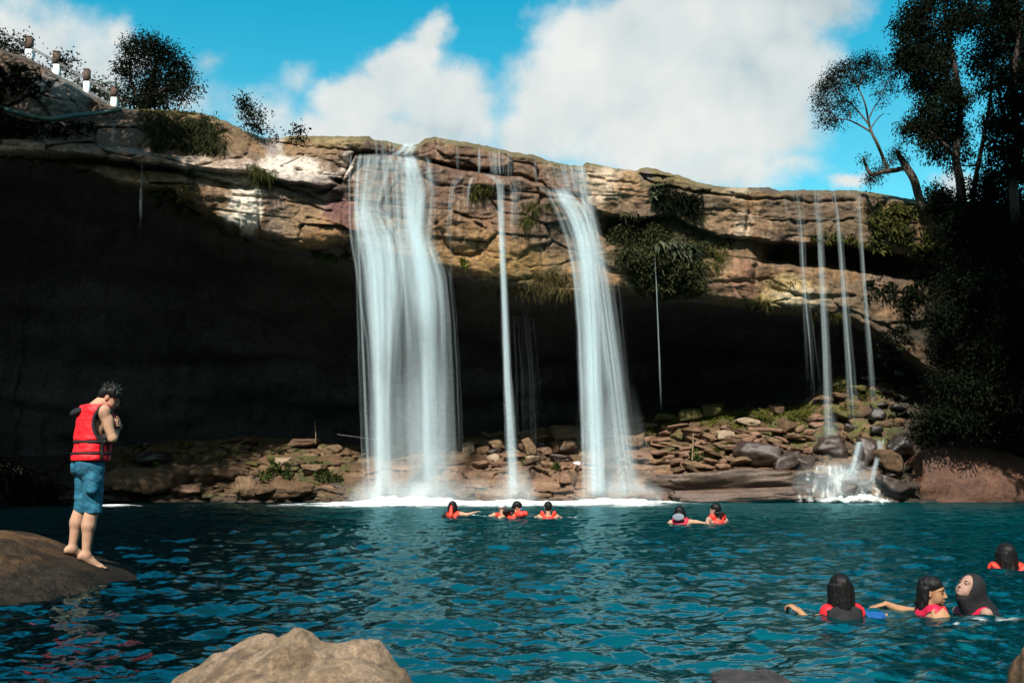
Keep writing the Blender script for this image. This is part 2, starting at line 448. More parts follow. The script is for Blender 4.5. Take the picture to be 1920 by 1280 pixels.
def cliff_relief(px, py):
    """Depth offset in metres of the rock face (negative comes forward)."""
    px = np.asarray(px, float); py = np.asarray(py, float)
    yt, yb, yl = ip(px, TOP), ip(px, BOT), ip(px, LED)
    wob = fbm(px / 46, py / 90, 3.1, 3) * 5
    q = py - yl - wob * .8
    wL = 1 - sstep(560, 660, px); wR = sstep(1090, 1130, px); wM = (1 - wL) * (1 - wR); wRR = sstep(1410, 1460, px) * (1 - sstep(1660, 1740, px))
    d = 0.0
    # left: upper bank leans back, a shelf sticks out, the face below is a rounded belly
    up = np.clip(-q, 0, 400)
    d = d + wL * (np.minimum(up, 60) * .022 + np.clip(up - 60, 0, 300) * .012)
    d = d + wL * (-.55 * sstep(-7, 3, q) + .75 * sstep(14, 22, q) - .35 * sstep(26, 60, q))
    # middle: capstone, thin joint, lower bed standing forward as a water ledge
    d = d + wM * (.28 * sstep(-9, -3, q) - .95 * sstep(-2, 6, q) + .25 * sstep(40, 150, q))
    # right: cap overhangs a recess
    d = d + wR * (1 - wRR) * (-.25 + .75 * sstep(-4, 5, q) - .45 * sstep(12, 70, q))
    d = d + wRR * (-.25 + 2.6 * sstep(-4, 8, q) - 2.55 * sstep(32, 48, q))
    # shade hollow at the very right
    # rounded lip and rounded lower edge
    d = d + 1.3 * (1 - sstep(0, 9, py - yt)) ** 2 * .5
    d = d + .9 * sstep(yb - 26, yb + 2, py) ** 2
    # blocks
    sl = (px - 600) * .09
    v1, e1 = cells(px / 92 + .4 * pnoise(px / 60, py / 60), (py - sl) / 46, 3)
    v2, e2 = cells(px / 38 + .5 * pnoise(px / 30, py / 30, 5), (py - sl) / 17, 9)
    m1 = .35 + .65 * sstep(-.1, .3, pnoise(px / 170, py / 120, 7.7))
    d = d + m1 * ((v1 - .5) * .46 + .16 * np.exp(-(e1 / .05) ** 2)) + ((v2 - .5) * .05 + .025 * np.exp(-(e2 / .08) ** 2)) * sstep(0, .4, pnoise(px / 90, py / 70, 3.7))
    # bedding
    m2 = sstep(-.05, .4, pnoise(px / 120, py / 60, 12.7))
    d = d + .032 * ridged(px / 150 + .5 * pnoise(px / 50, py / 50, 3), (py - sl) / 13, 1.3, 5) * m2 + .26 * fbm(px / 110, py / 80, 2.2, 5)
    d = d + .055 * fbm(px / 22, py / 12, 4.4, 5)
    # bosses and hollows seen in the photo
    for (cx, cy, rx, ry, a) in [(605, 440, 55, 34, -.75), (880, 440, 40, 60, -.25), (960, 470, 70, 60, -.45), (1385, 520, 34, 60, -.7), (1436, 540, 20, 50, .6), (1500, 560, 90, 34, -.5),
                                (1240, 480, 90, 70, -.5), (640, 370, 28, 36, .5), (665, 310, 26, 30, .55), (350, 400, 60, 26, .3), (560, 348, 50, 14, -.3), (455, 400, 44, 50, -.3),
                                (100, 178, 62, 40, -.9), (170, 200, 22, 22, .7), (285, 250, 40, 34, -.6), (1630, 500, 70, 30, .4), (930, 345, 60, 14, -.35), (1140, 355, 42, 40, -.25)]:
        r2 = ((px - cx) / rx) ** 2 + ((py - cy) / ry) ** 2
        d = d + a * np.exp(-r2 * 1.4)
    for poly, w, dep in CRACKS:
        dd = seg_dist(px + 5 * pnoise(px / 16, py / 16, 8.8), py + 4 * pnoise(px / 14, py / 14, 2.8), poly)
        d = d + dep * 1.3 * np.exp(-(dd / w) ** 2)
    return d


def cliff_Y(px, py):
    return ip(px, Y0K) + cliff_relief(px, py)


_GX, _GY = np.arange(-420, 2421, 3.0), np.arange(30, 900, 3.0)
_GG = cliff_Y(*np.meshgrid(_GX, _GY))
cliff_Y_exact = cliff_Y


def cliff_Y(px, py):
    """Bilinear look-up of the rock face depth."""
    fx = np.clip((np.asarray(px, float) + 420) / 3.0, 0, len(_GX) - 1.01); fy = np.clip((np.asarray(py, float) - 30) / 3.0, 0, len(_GY) - 1.01)
    i = fx.astype(int); j = fy.astype(int); a = fx - i; b = fy - j
    return (_GG[j, i] * (1 - a) + _GG[j, i + 1] * a) * (1 - b) + (_GG[j + 1, i] * (1 - a) + _GG[j + 1, i + 1] * a) * b


def blob(px, py, cx, cy, rx, ry, soft=.35, n=.55, sc=22, seed=0.0):
    r = np.hypot((px - cx) / rx, (py - cy) / ry) + n * fbm(px / sc, py / sc, seed + cx * .01, 4)
    return 1 - sstep(1 - soft, 1 + soft, r)


def cliff_color(px, py):
    sl = (px - 600) * .09
    n1 = fbm(px / 120, py / 70, .7, 5); n2 = fbm(px / 200, (py - sl) / 14, 5.5, 5); n3 = fbm(px / 9, py / 60, 6.1, 4)
    base = np.zeros(px.shape + (3,)) + np.array([.205, .124, .066])
    def mix(c, f):
        nonlocal base
        base = base * (1 - f[..., None]) + np.array(c) * f[..., None]
    mix((.16, .112, .078), sstep(.0, .5, n1) * .9)
    mix((.235, .135, .056), sstep(.05, .5, -n1) * .7)
    mix((.095, .062, .048), sstep(.15, .6, n2) * .7)
    yt, yb, yl = ip(px, TOP), ip(px, BOT), ip(px, LED)
    wM = sstep(690, 730, px) * (1 - sstep(1085, 1105, px))
    # wet reddish brown capstone and face between the falls
    mix((.135, .078, .056), wM * (1 - sstep(60, 130, py - yl)) * .75)
    mix((.26, .15, .055), wM * sstep(430, 480, py) * .75 * sstep(-.5, .3, n1 + .2))
    # dark streaks running down
    mix((.06, .042, .036), sstep(.18, .5, n3) * .55 * sstep(5, 40, py - yt))
    mix((.33, .27, .2), sstep(.25, .55, -n3) * .35)
    # upper bank on the left: dull brown and grey
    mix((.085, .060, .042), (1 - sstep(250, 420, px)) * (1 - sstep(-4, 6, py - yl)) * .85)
    mix((.16, .15, .14), blob(px, py, 105, 180, 72, 42, .25, .3) * .9)
    mix((.13, .125, .05), (1 - sstep(4, 16, py - yt + 8 * pnoise(px / 14, 0, 4))) * sstep(250, 300, px) * .6)
    mix((.16, .125, .055), blob(px, py, 1270, 336, 80, 20, .4, .4) * .85)
    mix((.17, .11, .06), blob(px, py, 420, 258, 70, 28, .4, .4) * .8)
    for (cx, cy, rx, ry, c, s) in [
            (462, 385, 34, 66, (.70, .64, .55), .95), (452, 330, 26, 24, (.50, .44, .38), .8), (515, 292, 22, 40, (.46, .42, .38), .8), (540, 312, 70, 18, (.58, .52, .46), .9), (600, 335, 60, 10, (.55, .50, .46), .85), (652, 305, 14, 26, (.55, .5, .46), .85),
            (405, 320, 70, 24, (.46, .36, .29), .85), (350, 305, 20, 16, (.33, .27, .23), .7), (612, 372, 12, 24, (.5, .40, .36), .8), (1130, 352, 34, 34, (.50, .40, .30), .85), (1180, 352, 28, 34, (.38, .25, .14), .7), (1390, 425, 22, 24, (.46, .37, .28), .85),
            (1350, 418, 40, 22, (.30, .2, .12), .7), (1385, 360, 30, 14, (.38, .31, .22), .8), (1395, 525, 24, 44, (.27, .145, .09), .85), (1480, 548, 46, 28, (.33, .25, .12), .8), (1500, 560, 60, 18, (.45, .38, .27), .8), (1440, 570, 36, 16, (.26, .2, .07), .8),
            (50, 282, 70, 12, (.34, .24, .18), .9), (250, 285, 140, 6, (.3, .25, .24), .5), (150, 300, 160, 22, (.15, .105, .075), .7), (285, 330, 60, 24, (.15, .11, .075), .5),
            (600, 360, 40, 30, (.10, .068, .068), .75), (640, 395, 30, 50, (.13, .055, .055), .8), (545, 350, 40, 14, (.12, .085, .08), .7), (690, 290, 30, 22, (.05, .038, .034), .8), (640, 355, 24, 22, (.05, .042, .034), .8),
            (520, 400, 20, 50, (.15, .115, .1), .7), (600, 440, 50, 30, (.27, .155, .07), .85), (560, 420, 40, 30, (.24, .17, .1), .6), (505, 275, 14, 20, (.09, .062, .06), .6), (620, 268, 46, 10, (.27, .21, .1), .7), (580, 282, 60, 12, (.24, .16, .09), .6),
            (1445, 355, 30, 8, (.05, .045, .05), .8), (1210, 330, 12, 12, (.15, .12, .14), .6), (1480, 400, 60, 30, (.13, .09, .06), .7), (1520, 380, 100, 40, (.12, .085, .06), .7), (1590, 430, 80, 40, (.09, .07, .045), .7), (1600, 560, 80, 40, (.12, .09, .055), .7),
            (1000, 400, 40, 40, (.10, .075, .05), .5), (1040, 470, 26, 60, (.11, .085, .065), .6), (980, 500, 70, 34, (.22, .14, .05), .7), (915, 470, 30, 40, (.26, .15, .06), .6), (1025, 530, 60, 26, (.07, .06, .03), .75), (950, 538, 70, 14, (.07, .06, .025), .75),
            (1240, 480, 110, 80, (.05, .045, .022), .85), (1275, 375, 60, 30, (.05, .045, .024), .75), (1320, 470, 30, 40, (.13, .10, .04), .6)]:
        mix(c, blob(px, py, cx, cy, rx, ry) * s)
    # shade of the right end painted dark into the soil under the vegetation
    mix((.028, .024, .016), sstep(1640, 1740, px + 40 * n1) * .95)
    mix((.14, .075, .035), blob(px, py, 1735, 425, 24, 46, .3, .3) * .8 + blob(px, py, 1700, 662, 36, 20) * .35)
    # darker olive lower rim
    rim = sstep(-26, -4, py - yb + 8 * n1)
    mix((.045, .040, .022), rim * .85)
    return base


def build_cliff():
    cols = np.concatenate([np.arange(-400, -20, 14), np.arange(-20, 1945, 2.7), np.arange(1945, 2400, 14)])
    NF = 150
    t = np.linspace(0, 1, NF)
    t = t ** 1.0
    yt = ip(cols, TOP) + 1.6 * fbm(cols / 14, 0 * cols, 9.1, 4); yb = ip(cols, BOT) + 5 * fbm(cols / 26, 0 * cols, 1.9, 4)
    px = np.broadcast_to(cols[None], (NF, len(cols)))
    py = yt[None] * (1 - t[:, None]) + yb[None] * t[:, None]
    Y = cliff_Y_exact(px, py)
    front = P(px, py, Y)
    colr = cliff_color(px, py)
    rows = []; rc = []
    # plateau rows behind the lip (from far to near)
    k0 = front[0]
    for back, dz in [(90, 3.0), (45, 1.0), (20, -.4), (8, -1.3), (3, -.8), (1.0, -.35)]:
        r = k0.copy(); s = (k0[:, 1] + back) / k0[:, 1]
        r[:, 0] *= s; r[:, 1] *= s; r[:, 2] += dz + .3 * fbm(r[:, 0] * .2, r[:, 1] * .2, 0, 3)
        rows.append(r); rc.append(np.zeros_like(r) + np.array([.05, .055, .02]))
    V = rows + list(front); C = rc + list(colr)
    # roof, back wall of the hollow
    kb = front[-1]
    deep = ip(cols, [(-400, 9), (0, 11), (700, 15), (1300, 14), (1500, 10), (1660, 5), (1760, 2.5), (2400, 2)])
    def soft(x, n):
        k = np.ones(n) / n
        return np.convolve(np.concatenate([np.full(n, x[0]), x, np.full(n, x[-1])]), k, 'same')[n:-n]
    ks = np.stack([soft(kb[:, 0], 5), soft(kb[:, 1], 90), soft(kb[:, 2], 60)], 1)
    prof = np.array([(0, 1, 0), (.04, 1, .12), (.12, 1, .45), (.3, 1, .7), (.55, .97, .6), (.8, .85, .2), (.95, .6, 0), (1.0, .35, 0), (1.03, 0, -.5), (1.03, 0, -2.5)])
    tt = np.concatenate([[.35, .7], np.linspace(1, len(prof) - 1, 64)])
    for t_ in tt:
        f, zf, zo = (np.interp(t_, np.arange(len(prof)), prof[:, i]) for i in range(3))
        w = min(1, t_ / 2.5); r = kb * (1 - w) + ks * w; s = (r[:, 1] + deep * f) / r[:, 1]
        r[:, 0] = kb[:, 0] * s
        r[:, 1] *= s; r[:, 2] = r[:, 2] * zf + zo
        e = .9 * fbm(r[:, 0] / 7, r[:, 2] / 1.1 + t_ * .35, 5.0, 5) + .5 * fbm(r[:, 0] / 2.5, r[:, 2] / .6 + t_ * .6, 9.0, 4)
        r[:, 1] += e * min(1, t_ / 3) * .8; r[:, 2] += e * .25 * min(1, t_ / 2) * (zf > .05)
        V.append(r); C.append(np.zeros_like(r) + np.array([.088, .086, .085]) * (.8 + .5 * fbm(r[:, 0] / 4, r[:, 2] / 1.5, t_, 4))[:, None])
    V = np.array(V); C = np.array(C)
    nr, nc = V.shape[:2]
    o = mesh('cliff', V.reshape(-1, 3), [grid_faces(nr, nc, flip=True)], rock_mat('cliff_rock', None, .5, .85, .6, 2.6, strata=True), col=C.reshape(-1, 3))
    tag(o, kind='structure')


build_cliff()

# ------------------------------------------------------------------ far shore
SHT = [(-300, 850), (100, 860), (180, 846), (250, 836), (330, 828), (450, 822), (560, 822), (640, 834), (700, 836), (780, 830), (850, 820), (900, 818), (950, 808), (1050, 800), (1150, 800), (1230, 786), (1300, 774),
       (1400, 774), (1500, 756), (1545, 722), (1580, 702), (1640, 692), (1700, 700), (1750, 720), (1820, 760), (1920, 790), (2300, 800)]


def shore_t(px, py):
    return (948.0 - py) / (948.0 - ip(px, SHT))


def shore_Y(px, py):
    t = np.clip(shore_t(px, py), -.3, 1.2)
    Y = 35.4 + 6.2 * np.sign(t) * np.abs(t) ** 1.35
    wm = sstep(640, 720, px) * (1 - sstep(1230, 1290, px))
    # stepped slabs between the falls
    st = (py - 868 - 5 * pnoise(px / 70, 0, 3.3))
    Y = Y + wm * (.55 * (1 - sstep(-3, 3, st)) + .4 * (1 - sstep(-2, 2, py - 897 - 6 * pnoise(px / 50, 0, 6.0))) + .3 * (1 - sstep(-2, 2, py - 918 - 5 * pnoise(px / 60, 0, 1.0))))
    v, e = cells(px / 40 + .6 * pnoise(px / 25, py / 25), py / 17, 21)
    Y = Y + (v - .5) * .55 + .25 * np.exp(-(e / .08) ** 2) + .35 * fbm(px / 60, py / 26, 3.9, 5) + .06 * fbm(px / 12, py / 6, 1.1, 3)
    return Y


def build_shore():
    cols = np.arange(-200, 2100, 3.2)
    NR = 72
    t = np.linspace(-.12, 1, NR)[:, None]
    top = ip(cols, SHT) + 3 * fbm(cols / 22, 0 * cols, 4.0, 4)
    py = 948 - (948 - top)[None] * t
    px = np.broadcast_to(cols[None], py.shape)
    V = P(px, py, shore_Y(px, py))
    n1 = fbm(px / 50, py / 30, 1.7, 5); n2 = fbm(px / 90, py / 9, 8.8, 4)
    C = np.zeros_like(V) + np.array([.115, .070, .037])
    def mix(c, f):
        nonlocal C
        C = C * (1 - f[..., None]) + np.array(c) * f[..., None]
    wm = sstep(640, 720, px) * (1 - sstep(1230, 1290, px))
    mix((.21, .125, .08), wm * sstep(862, 872, py) * .85)
    mix((.07, .05, .035), sstep(.1, .5, n1) * .7); mix((.26, .18, .11), sstep(.15, .5, n2) * .6)
    mix((.075, .085, .022), sstep(.05, .35, fbm(px / 30, py / 14, 6.6, 4) + .12) * (1 - sstep(830, 860, py)) * sstep(1200, 1260, px) * .9)
    mix((.06, .07, .02), sstep(.2, .4, fbm(px / 26, py / 16, 2.6, 4)) * (1 - sstep(640, 680, px)) * .8)
    mix((.045, .033, .027), sstep(925, 940, py) * .75); mix((.03, .026, .02), sstep(1640, 1700, px) * .85); mix((.022, .02, .016), (1 - sstep(150, 260, px)) * .95)  # right and far left shore ends painted dark for the shade there
    rows = [V[-1 - i] for i in range(NR)][::-1]
    back = []
    for dy, dz in [(1.2, .1), (4, .2), (9, .3), (14, .0)]:
        r = V[-1].copy(); s = (r[:, 1] + dy) / r[:, 1]; r[:, 0] *= s; r[:, 1] *= s; r[:, 2] += dz; back.append(r)
    VV = np.array(list(V) + back); CC = np.array(list(C) + [np.zeros_like(V[0]) + np.array([.04, .032, .025])] * len(back))
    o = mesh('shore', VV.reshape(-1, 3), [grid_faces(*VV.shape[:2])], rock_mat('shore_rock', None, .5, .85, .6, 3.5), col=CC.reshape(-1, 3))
    tag(o, kind='structure')


build_shore()


# ------------------------------------------------------------------ the ground sheet: pool bed, gorge sides, far land
def build_ground():
    xs = np.concatenate([np.linspace(-900, -70, 18), np.linspace(-60, 60, 81), np.linspace(70, 900, 18)])
    ys = np.concatenate([np.linspace(-900, -50, 18), np.linspace(-44, 70, 77), np.linspace(80, 1100, 20)])
    X, Y = np.meshgrid(xs, ys)
    out = np.maximum.reduce([-22 - X, X - 25, -4 - Y, Y - 62])
    Z = np.where(out < 0, -2.2, -2.2 + np.minimum(np.clip(out, 0, None) * .9, 13.0))
    Z = np.where(out > 0, Z + 1.2 * fbm(X * .08, Y * .08, 1.0, 4), Z)
    m = rock_mat('ground_earth', (.045, .042, .024), .5, .9, .6, 1.2)
    o = mesh('ground', np.stack([X, Y, Z], -1).reshape(-1, 3), [grid_faces(len(ys), len(xs))], m)
    tag(o, kind='structure')


build_ground()


# ------------------------------------------------------------------ the pool
def water_height(X, Y):
    rng = np.random.default_rng(5)
    h = np.zeros_like(X)
    for i in range(26):
        lam = .21 * 1.14 ** i * rng.uniform(.9, 1.1)
        if lam > 4: break
        th = rng.normal(0, .75) - math.pi / 2
        k = 2 * np.pi / lam
        ph = rng.uniform(0, 6.28)
        wob = 1.2 * pnoise(X / lam * .23 + i, Y / lam * .23, i * 3.1)
        h += lam * .0090 * min(1.0, .6 / lam) * np.sin(k * (X * math.cos(th) + Y * math.sin(th)) + ph + 2.2 * wob)
    h += .010 * pnoise(X * 1.4, Y * 2.1, 2.0) + .016 * pnoise(X * 3.4, Y * 5.6, 4.0) - .015 * np.abs(pnoise(X * 6.0, Y * 9.4, 7.0)) + .007 * pnoise(X * 11, Y * 17, 9.0)
    return h


def build_water():
    ys = np.concatenate([np.linspace(-6, .9, 10), np.geomspace(1.0, 40.0, 900)])
    us = np.linspace(-.66, .66, 760)
    Yg, Ug = np.meshgrid(ys, us, indexing='ij')
    X = Ug * np.maximum(Yg, 1.0) + np.sign(Ug) * np.clip(np.abs(Ug) - .6, 0, 1) * 300
    near = 1 - sstep(14, 34, Yg) * .45
    Z = water_height(X, Yg) * near
    m, nt, out = mat_new('pool_water')
    L = nt.links
    pos = nd(nt, 'ShaderNodeNewGeometry').outputs['Position']
    sep = nd(nt, 'ShaderNodeSeparateXYZ'); L.new(pos, sep.inputs[0])
    # aerated turquoise water in front of the falls and on the right, near-black water on the left
    n = noise_tex(nt, .35, 4, .6, pos)
    xr = mth(nt, 'MULTIPLY_ADD', mth(nt, 'SUBTRACT', n, .5), 5.0, mth(nt, 'SUBTRACT', sep.outputs[0], mth(nt, 'MULTIPLY', sep.outputs[1], -.20)))
    f1 = nd(nt, 'ShaderNodeMapRange', interpolation_type='SMOOTHSTEP'); L.new(xr, f1.inputs['Value'])
    f1.inputs['From Min'].default_value = -1.6; f1.inputs['From Max'].default_value = 2.6
    f2 = nd(nt, 'ShaderNodeMapRange', interpolation_type='SMOOTHSTEP'); L.new(sep.outputs[1], f2.inputs['Value'])
    f2.inputs['From Min'].default_value = 3.0; f2.inputs['From Max'].default_value = 24.0
    f = mth(nt, 'MULTIPLY', f1.outputs[0], mth(nt, 'MULTIPLY_ADD', f2.outputs[0], .3, .7))
    f3 = nd(nt, 'ShaderNodeMapRange', interpolation_type='SMOOTHSTEP'); L.new(sep.outputs[0], f3.inputs['Value'])
    f3.inputs['From Min'].default_value = 20.0; f3.inputs['From Max'].default_value = 9.0
    f = mth(nt, 'MULTIPLY', f, mth(nt, 'MULTIPLY_ADD', f3.outputs[0], .8, .2))
    c = mixc(nt, f, (.0015, .011, .015), (.002, .122, .146))
    n1 = noise_tex(nt, 6.0, 4, .55, pos, (1, 1.5, 1)); n2 = noise_tex(nt, 19.0, 3, .5, pos, (1, 1.6, 1))
    bp = nd(nt, 'ShaderNodeBump', _Strength=.4, _Distance=.02)
    L.new(mth(nt, 'ADD', n1, mth(nt, 'MULTIPLY', n2, .28)), bp.inputs['Height'])
    up = nd(nt, 'ShaderNodeCombineXYZ'); up.inputs[2].default_value = 1.0
    body = nd(nt, 'ShaderNodeBsdfDiffuse'); L.new(c, body.inputs['Color']); L.new(up.outputs[0], body.inputs['Normal'])
    gl = nd(nt, 'ShaderNodeBsdfGlossy', _Roughness=.04); gl.inputs['Color'].default_value = (.22, .37, .39, 1); L.new(bp.outputs[0], gl.inputs['Normal'])
    lw = nd(nt, 'ShaderNodeLayerWeight', _Blend=.5); L.new(bp.outputs[0], lw.inputs['Normal'])
    fr = ramp(nt, lw.outputs['Facing'], [(.30, .02), (.48, .12), (.58, .50), (.68, .86), (.82, .90), (.93, .74)])
    mx = nd(nt, 'ShaderNodeMixShader'); L.new(fr, mx.inputs[0]); L.new(body.outputs[0], mx.inputs[1]); L.new(gl.outputs[0], mx.inputs[2])
    L.new(mx.outputs[0], out.inputs[0])
    o = mesh('water', np.stack([X, Yg, Z], -1).reshape(-1, 3), [grid_faces(*X.shape)], m)
    tag(o, kind='structure')


build_water()
# ------------------------------------------------------------------ boulders and stones
def ico(sub):
    import bmesh
    bm = bmesh.new(); bmesh.ops.create_icosphere(bm, subdivisions=sub, radius=1.0)
    V = np.array([v.co[:] for v in bm.verts]); F = np.array([[v.index for v in f.verts] for f in bm.faces])
    bm.free(); return V / np.linalg.norm(V, axis=1)[:, None], F


ICO = {s: ico(s) for s in (2, 3, 4, 5)}
ROCKM = {
    'tan': rock_mat('tan_stone', (.165, .108, .062), .55, .85, .6, 5),
    'pale': rock_mat('pale_stone', (.31, .24, .17), .45, .8, .5, 6),
    'brown': rock_mat('brown_stone', (.110, .067, .037), .6, .85, .6, 5),
    'dark': rock_mat('wet_dark_stone', (.060, .043, .038), .6, .42, .6, 5, spec=.6),
    'black': rock_mat('black_wet_stone', (.028, .024, .022), .5, .40, .6, 5, spec=.6),
    'red': rock_mat('reddish_stone', (.115, .058, .038), .55, .7, .5, 2.5),
    'pink': rock_mat('pinkish_stone', (.19, .112, .074), .5, .75, .5, 5),
    'moss': rock_mat('mossy_stone', (.085, .082, .022), .6, .9, .8, 7),
    'wetslab': rock_mat('wet_layered_stone', (.105, .066, .047), .7, .45, .7, 4, spec=.6, strata=True),
}


def rock_shape(seed, sub=3, p=9, nplane=9, flat=0.0, rough=.08):
    r = np.random.default_rng(seed)
    D, F = ICO[sub]
    N = r.normal(size=(nplane, 3)); N /= np.linalg.norm(N, axis=1)[:, None]
    N = np.vstack([N, [[0, 0, 1], [0, 0, -1], [1, 0, 0], [-1, 0, 0], [0, 1, 0], [0, -1, 0]]])
    h = np.concatenate([r.uniform(.66, .95, nplane), [.9, 1, .95, .95, .9, 1]])
    p = p * 2.6
    s = np.clip(D @ N.T, 0, None) / h
    R = (s ** p).sum(1) ** (-1.0 / p)
    V = D * R[:, None]
    n = fbm(V[:, 0] * 1.7 + seed * 3.1, V[:, 1] * 1.7, V[:, 2] * 1.7 + seed, 4)
    return V * (1 + rough * 1.6 * n)[:, None], F


def stone(px, py, w, h, m, label=None, group=None, Y=None, tilt=0.0, seed=0, sub=3, p=9, depth=1.0, name='boulder', dY=-.15, cat='rock', rough=.08):
    if px < 640: dY = dY + .22; rough = max(rough, .11)
    if Y is None: Y = float(shore_Y(np.array(px), np.array(py + h * .3))) + dY
    c = P(px, py, Y); k = Y / FPX / 2 * 1.06
    V, F = rock_shape(seed + int(px) * 7 + int(py), sub, p, rough=rough)
    V = V * np.array([w * k, max(w, h) * k * depth * .85, h * k])
    a = math.radians(tilt)
    V = V @ np.array([[math.cos(a), 0, -math.sin(a)], [0, 1, 0], [math.sin(a), 0, math.cos(a)]]).T
    o = mesh(name, V + c, [F], ROCKM[m], org=c)
    return tag(o, label or 'small brown loose stone in the rubble on the far shore', cat, group or (None if label else 'loose stones on the far shore'))


stone(1542, 893, 26, 12, 'dark', 'small dark stone at the upper left of cascade', 'boulders along the far shore', Y=35.6, seed=3)
stone(1622, 905, 30, 16, 'dark', 'small dark stone breaking the right part of cascade', 'boulders along the far shore', Y=35.5, seed=6)
G = 'boulders along the far shore'
NAMED = [
    (1059, 810, 64, 27, 'tan', 'large rounded tan boulder topping the stone pile between thin and right waterfalls', 3),
    (934, 835, 50, 20, 'tan', 'long tilted slab boulder at the left end of stone pile beside thin waterfall', -16),
    (993, 838, 22, 38, 'tan', 'upright leaning slab boulder just right of the thin waterfall', 18),
    (1012, 822, 44, 22, 'brown', 'blocky brown boulder behind the upright leaning slab', 0),
    (1067, 837, 34, 23, 'tan', 'squarish tan boulder directly below the large rounded one', -4),
    (1094, 834, 24, 18, 'brown', 'small brown boulder close to the left edge of right waterfall', 0),
    (1020, 845, 28, 14, 'pink', 'flat pinkish stone at the foot of the upright leaning slab', 4),
    (1042, 837, 14, 22, 'brown', 'narrow brown stone wedged left of the squarish tan boulder', 8),
    (964, 828, 36, 18, 'tan', 'flat tan boulder right behind the thin waterfall at pile top', -3),
    (962, 855, 46, 13, 'pink', 'long flat pinkish slab lying under the thin waterfall', 2),
    (999, 860, 28, 13, 'pale', 'pale flat stone on the shelf edge right of thin waterfall', -6),
    (925, 859, 24, 16, 'pale', 'pale angular stone below the long tilted slab boulder', 8),
    (937, 869, 32, 10, 'pink', 'thin pinkish slab at shelf edge left of thin waterfall', -4),
    (1053, 859, 44, 16, 'dark', 'dark stone below the squarish tan boulder', 0),
    (879, 841, 25, 25, 'pale', 'pale cube-like stone at the right edge of broad waterfall', 2),
    (905, 843, 30, 18, 'brown', 'brown stone between the pale cube-like stone and tilted slab', 0),
    (1059, 895, 22, 19, 'pink', 'pink stone sitting alone on the low ledge near the water', 0),
    (1187, 828, 46, 24, 'tan', 'tan block boulder at right edge of the right waterfall', 8),
    (1184, 789, 50, 17, 'brown', 'brown slab at top of rubble right of the right waterfall', 0),
    (1198, 852, 56, 18, 'pink', 'broad pinkish slab below the tan block beside right waterfall', -4),
    (1400, 790, 44, 18, 'pale', 'pale cream boulder on the grassy crest of the rubble', -4),
    (1361, 817, 34, 25, 'pale', 'white-faced angular boulder standing in the orange rubble', 6),
    (1473, 800, 34, 25, 'brown', 'brown pointed boulder at the right end of driftwood log', -20),
    (1417, 851, 84, 46, 'dark', 'dark wet angular boulder tilted above the layered shore slab', -14),
    (1473, 862, 54, 38, 'dark', 'dark wet boulder left of the small cascade', 6),
    (1530, 783, 32, 15, 'pink', 'pinkish stone left of the tall thin waterfall foot', 0),
    (1457, 767, 28, 20, 'brown', 'brown stone in the grass near the top of rubble', 0),
    (1558, 836, 66, 42, 'dark', 'dark boulder struck by the tallest right-hand waterfall', 0),
    (1510, 868, 40, 28, 'dark', 'dark stone at the left upper edge of cascade', 0),
    (1629, 846, 36, 54, 'dark', 'rounded upright boulder with water running down both sides', 0),
    (1667, 862, 52, 40, 'brown', 'brown boulder right of the cascade', 0),
    (1688, 834, 50, 40, 'black', 'black wet boulder above and right of the cascade', 0),
    (1596, 914, 46, 28, 'dark', 'half-washed stone inside the white cascade', 0),
    (1676, 908, 66, 26, 'dark', 'low dark stone at the right foot of cascade', -12),
    (1292, 777, 42, 22, 'moss', 'yellow-green mossy boulder second from left on the rubble crest', 4),
    (1247, 787, 46, 20, 'moss', 'low mossy boulder at left end of the rubble crest', -4),
    (1336, 768, 46, 26, 'moss', 'tall mossy boulder in the middle of rubble crest', 0),
    (1893, 815, 22, 44, 'brown', 'upright brown stone above the reddish bank at right edge', 6),
    (267, 899, 116, 58, 'brown', 'broad humped boulder at the left end of far shore', 4),
    (335, 893, 60, 44, 'brown', 'brown boulder right of the broad humped boulder on left shore', -8),
    (352, 919, 56, 26, 'pink', 'pinkish boulder low at the water on the left shore', 4),
    (383, 893, 70, 34, 'brown', 'sloping boulder left of the dark gap on left shore', 10),
    (432, 888, 70, 34, 'brown', 'boulder forming the roof of dark gap on left shore', -8),
    (461, 913, 38, 40, 'tan', 'tan boulder right of the dark gap on left shore', 0),
    (497, 918, 46, 26, 'brown', 'low brown boulder below the left green shrub', 0),
    (548, 918, 76, 34, 'brown', 'wide low boulder below the right green shrub', -3),
    (620, 843, 42, 25, 'tan', 'square tan block left of the broad waterfall', 2),
    (287, 858, 64, 30, 'black', 'dark block at the back of left shore', 0),
    (448, 826, 66, 13, 'brown', 'thin flat slab resting across stones at back of left shore', 2),
    (530, 866, 34, 16, 'pale', 'pale flat stone behind the left green shrub', 0),
    (570, 832, 60, 18, 'brown', 'long brown stone left of the square tan block', 0),
    (590, 880, 44, 20, 'tan', 'tan stone between the two green shrubs', 0),
    (228, 915, 70, 34, 'black', 'black rock at the far left of shore beside standing man', 0),
]
for i, (px, py, w, h, m, lab, tl) in enumerate(NAMED):
    stone(px, py, w, h, m, lab, G, tilt=tl, seed=i, sub=4, p=8 if h > 30 else 11)

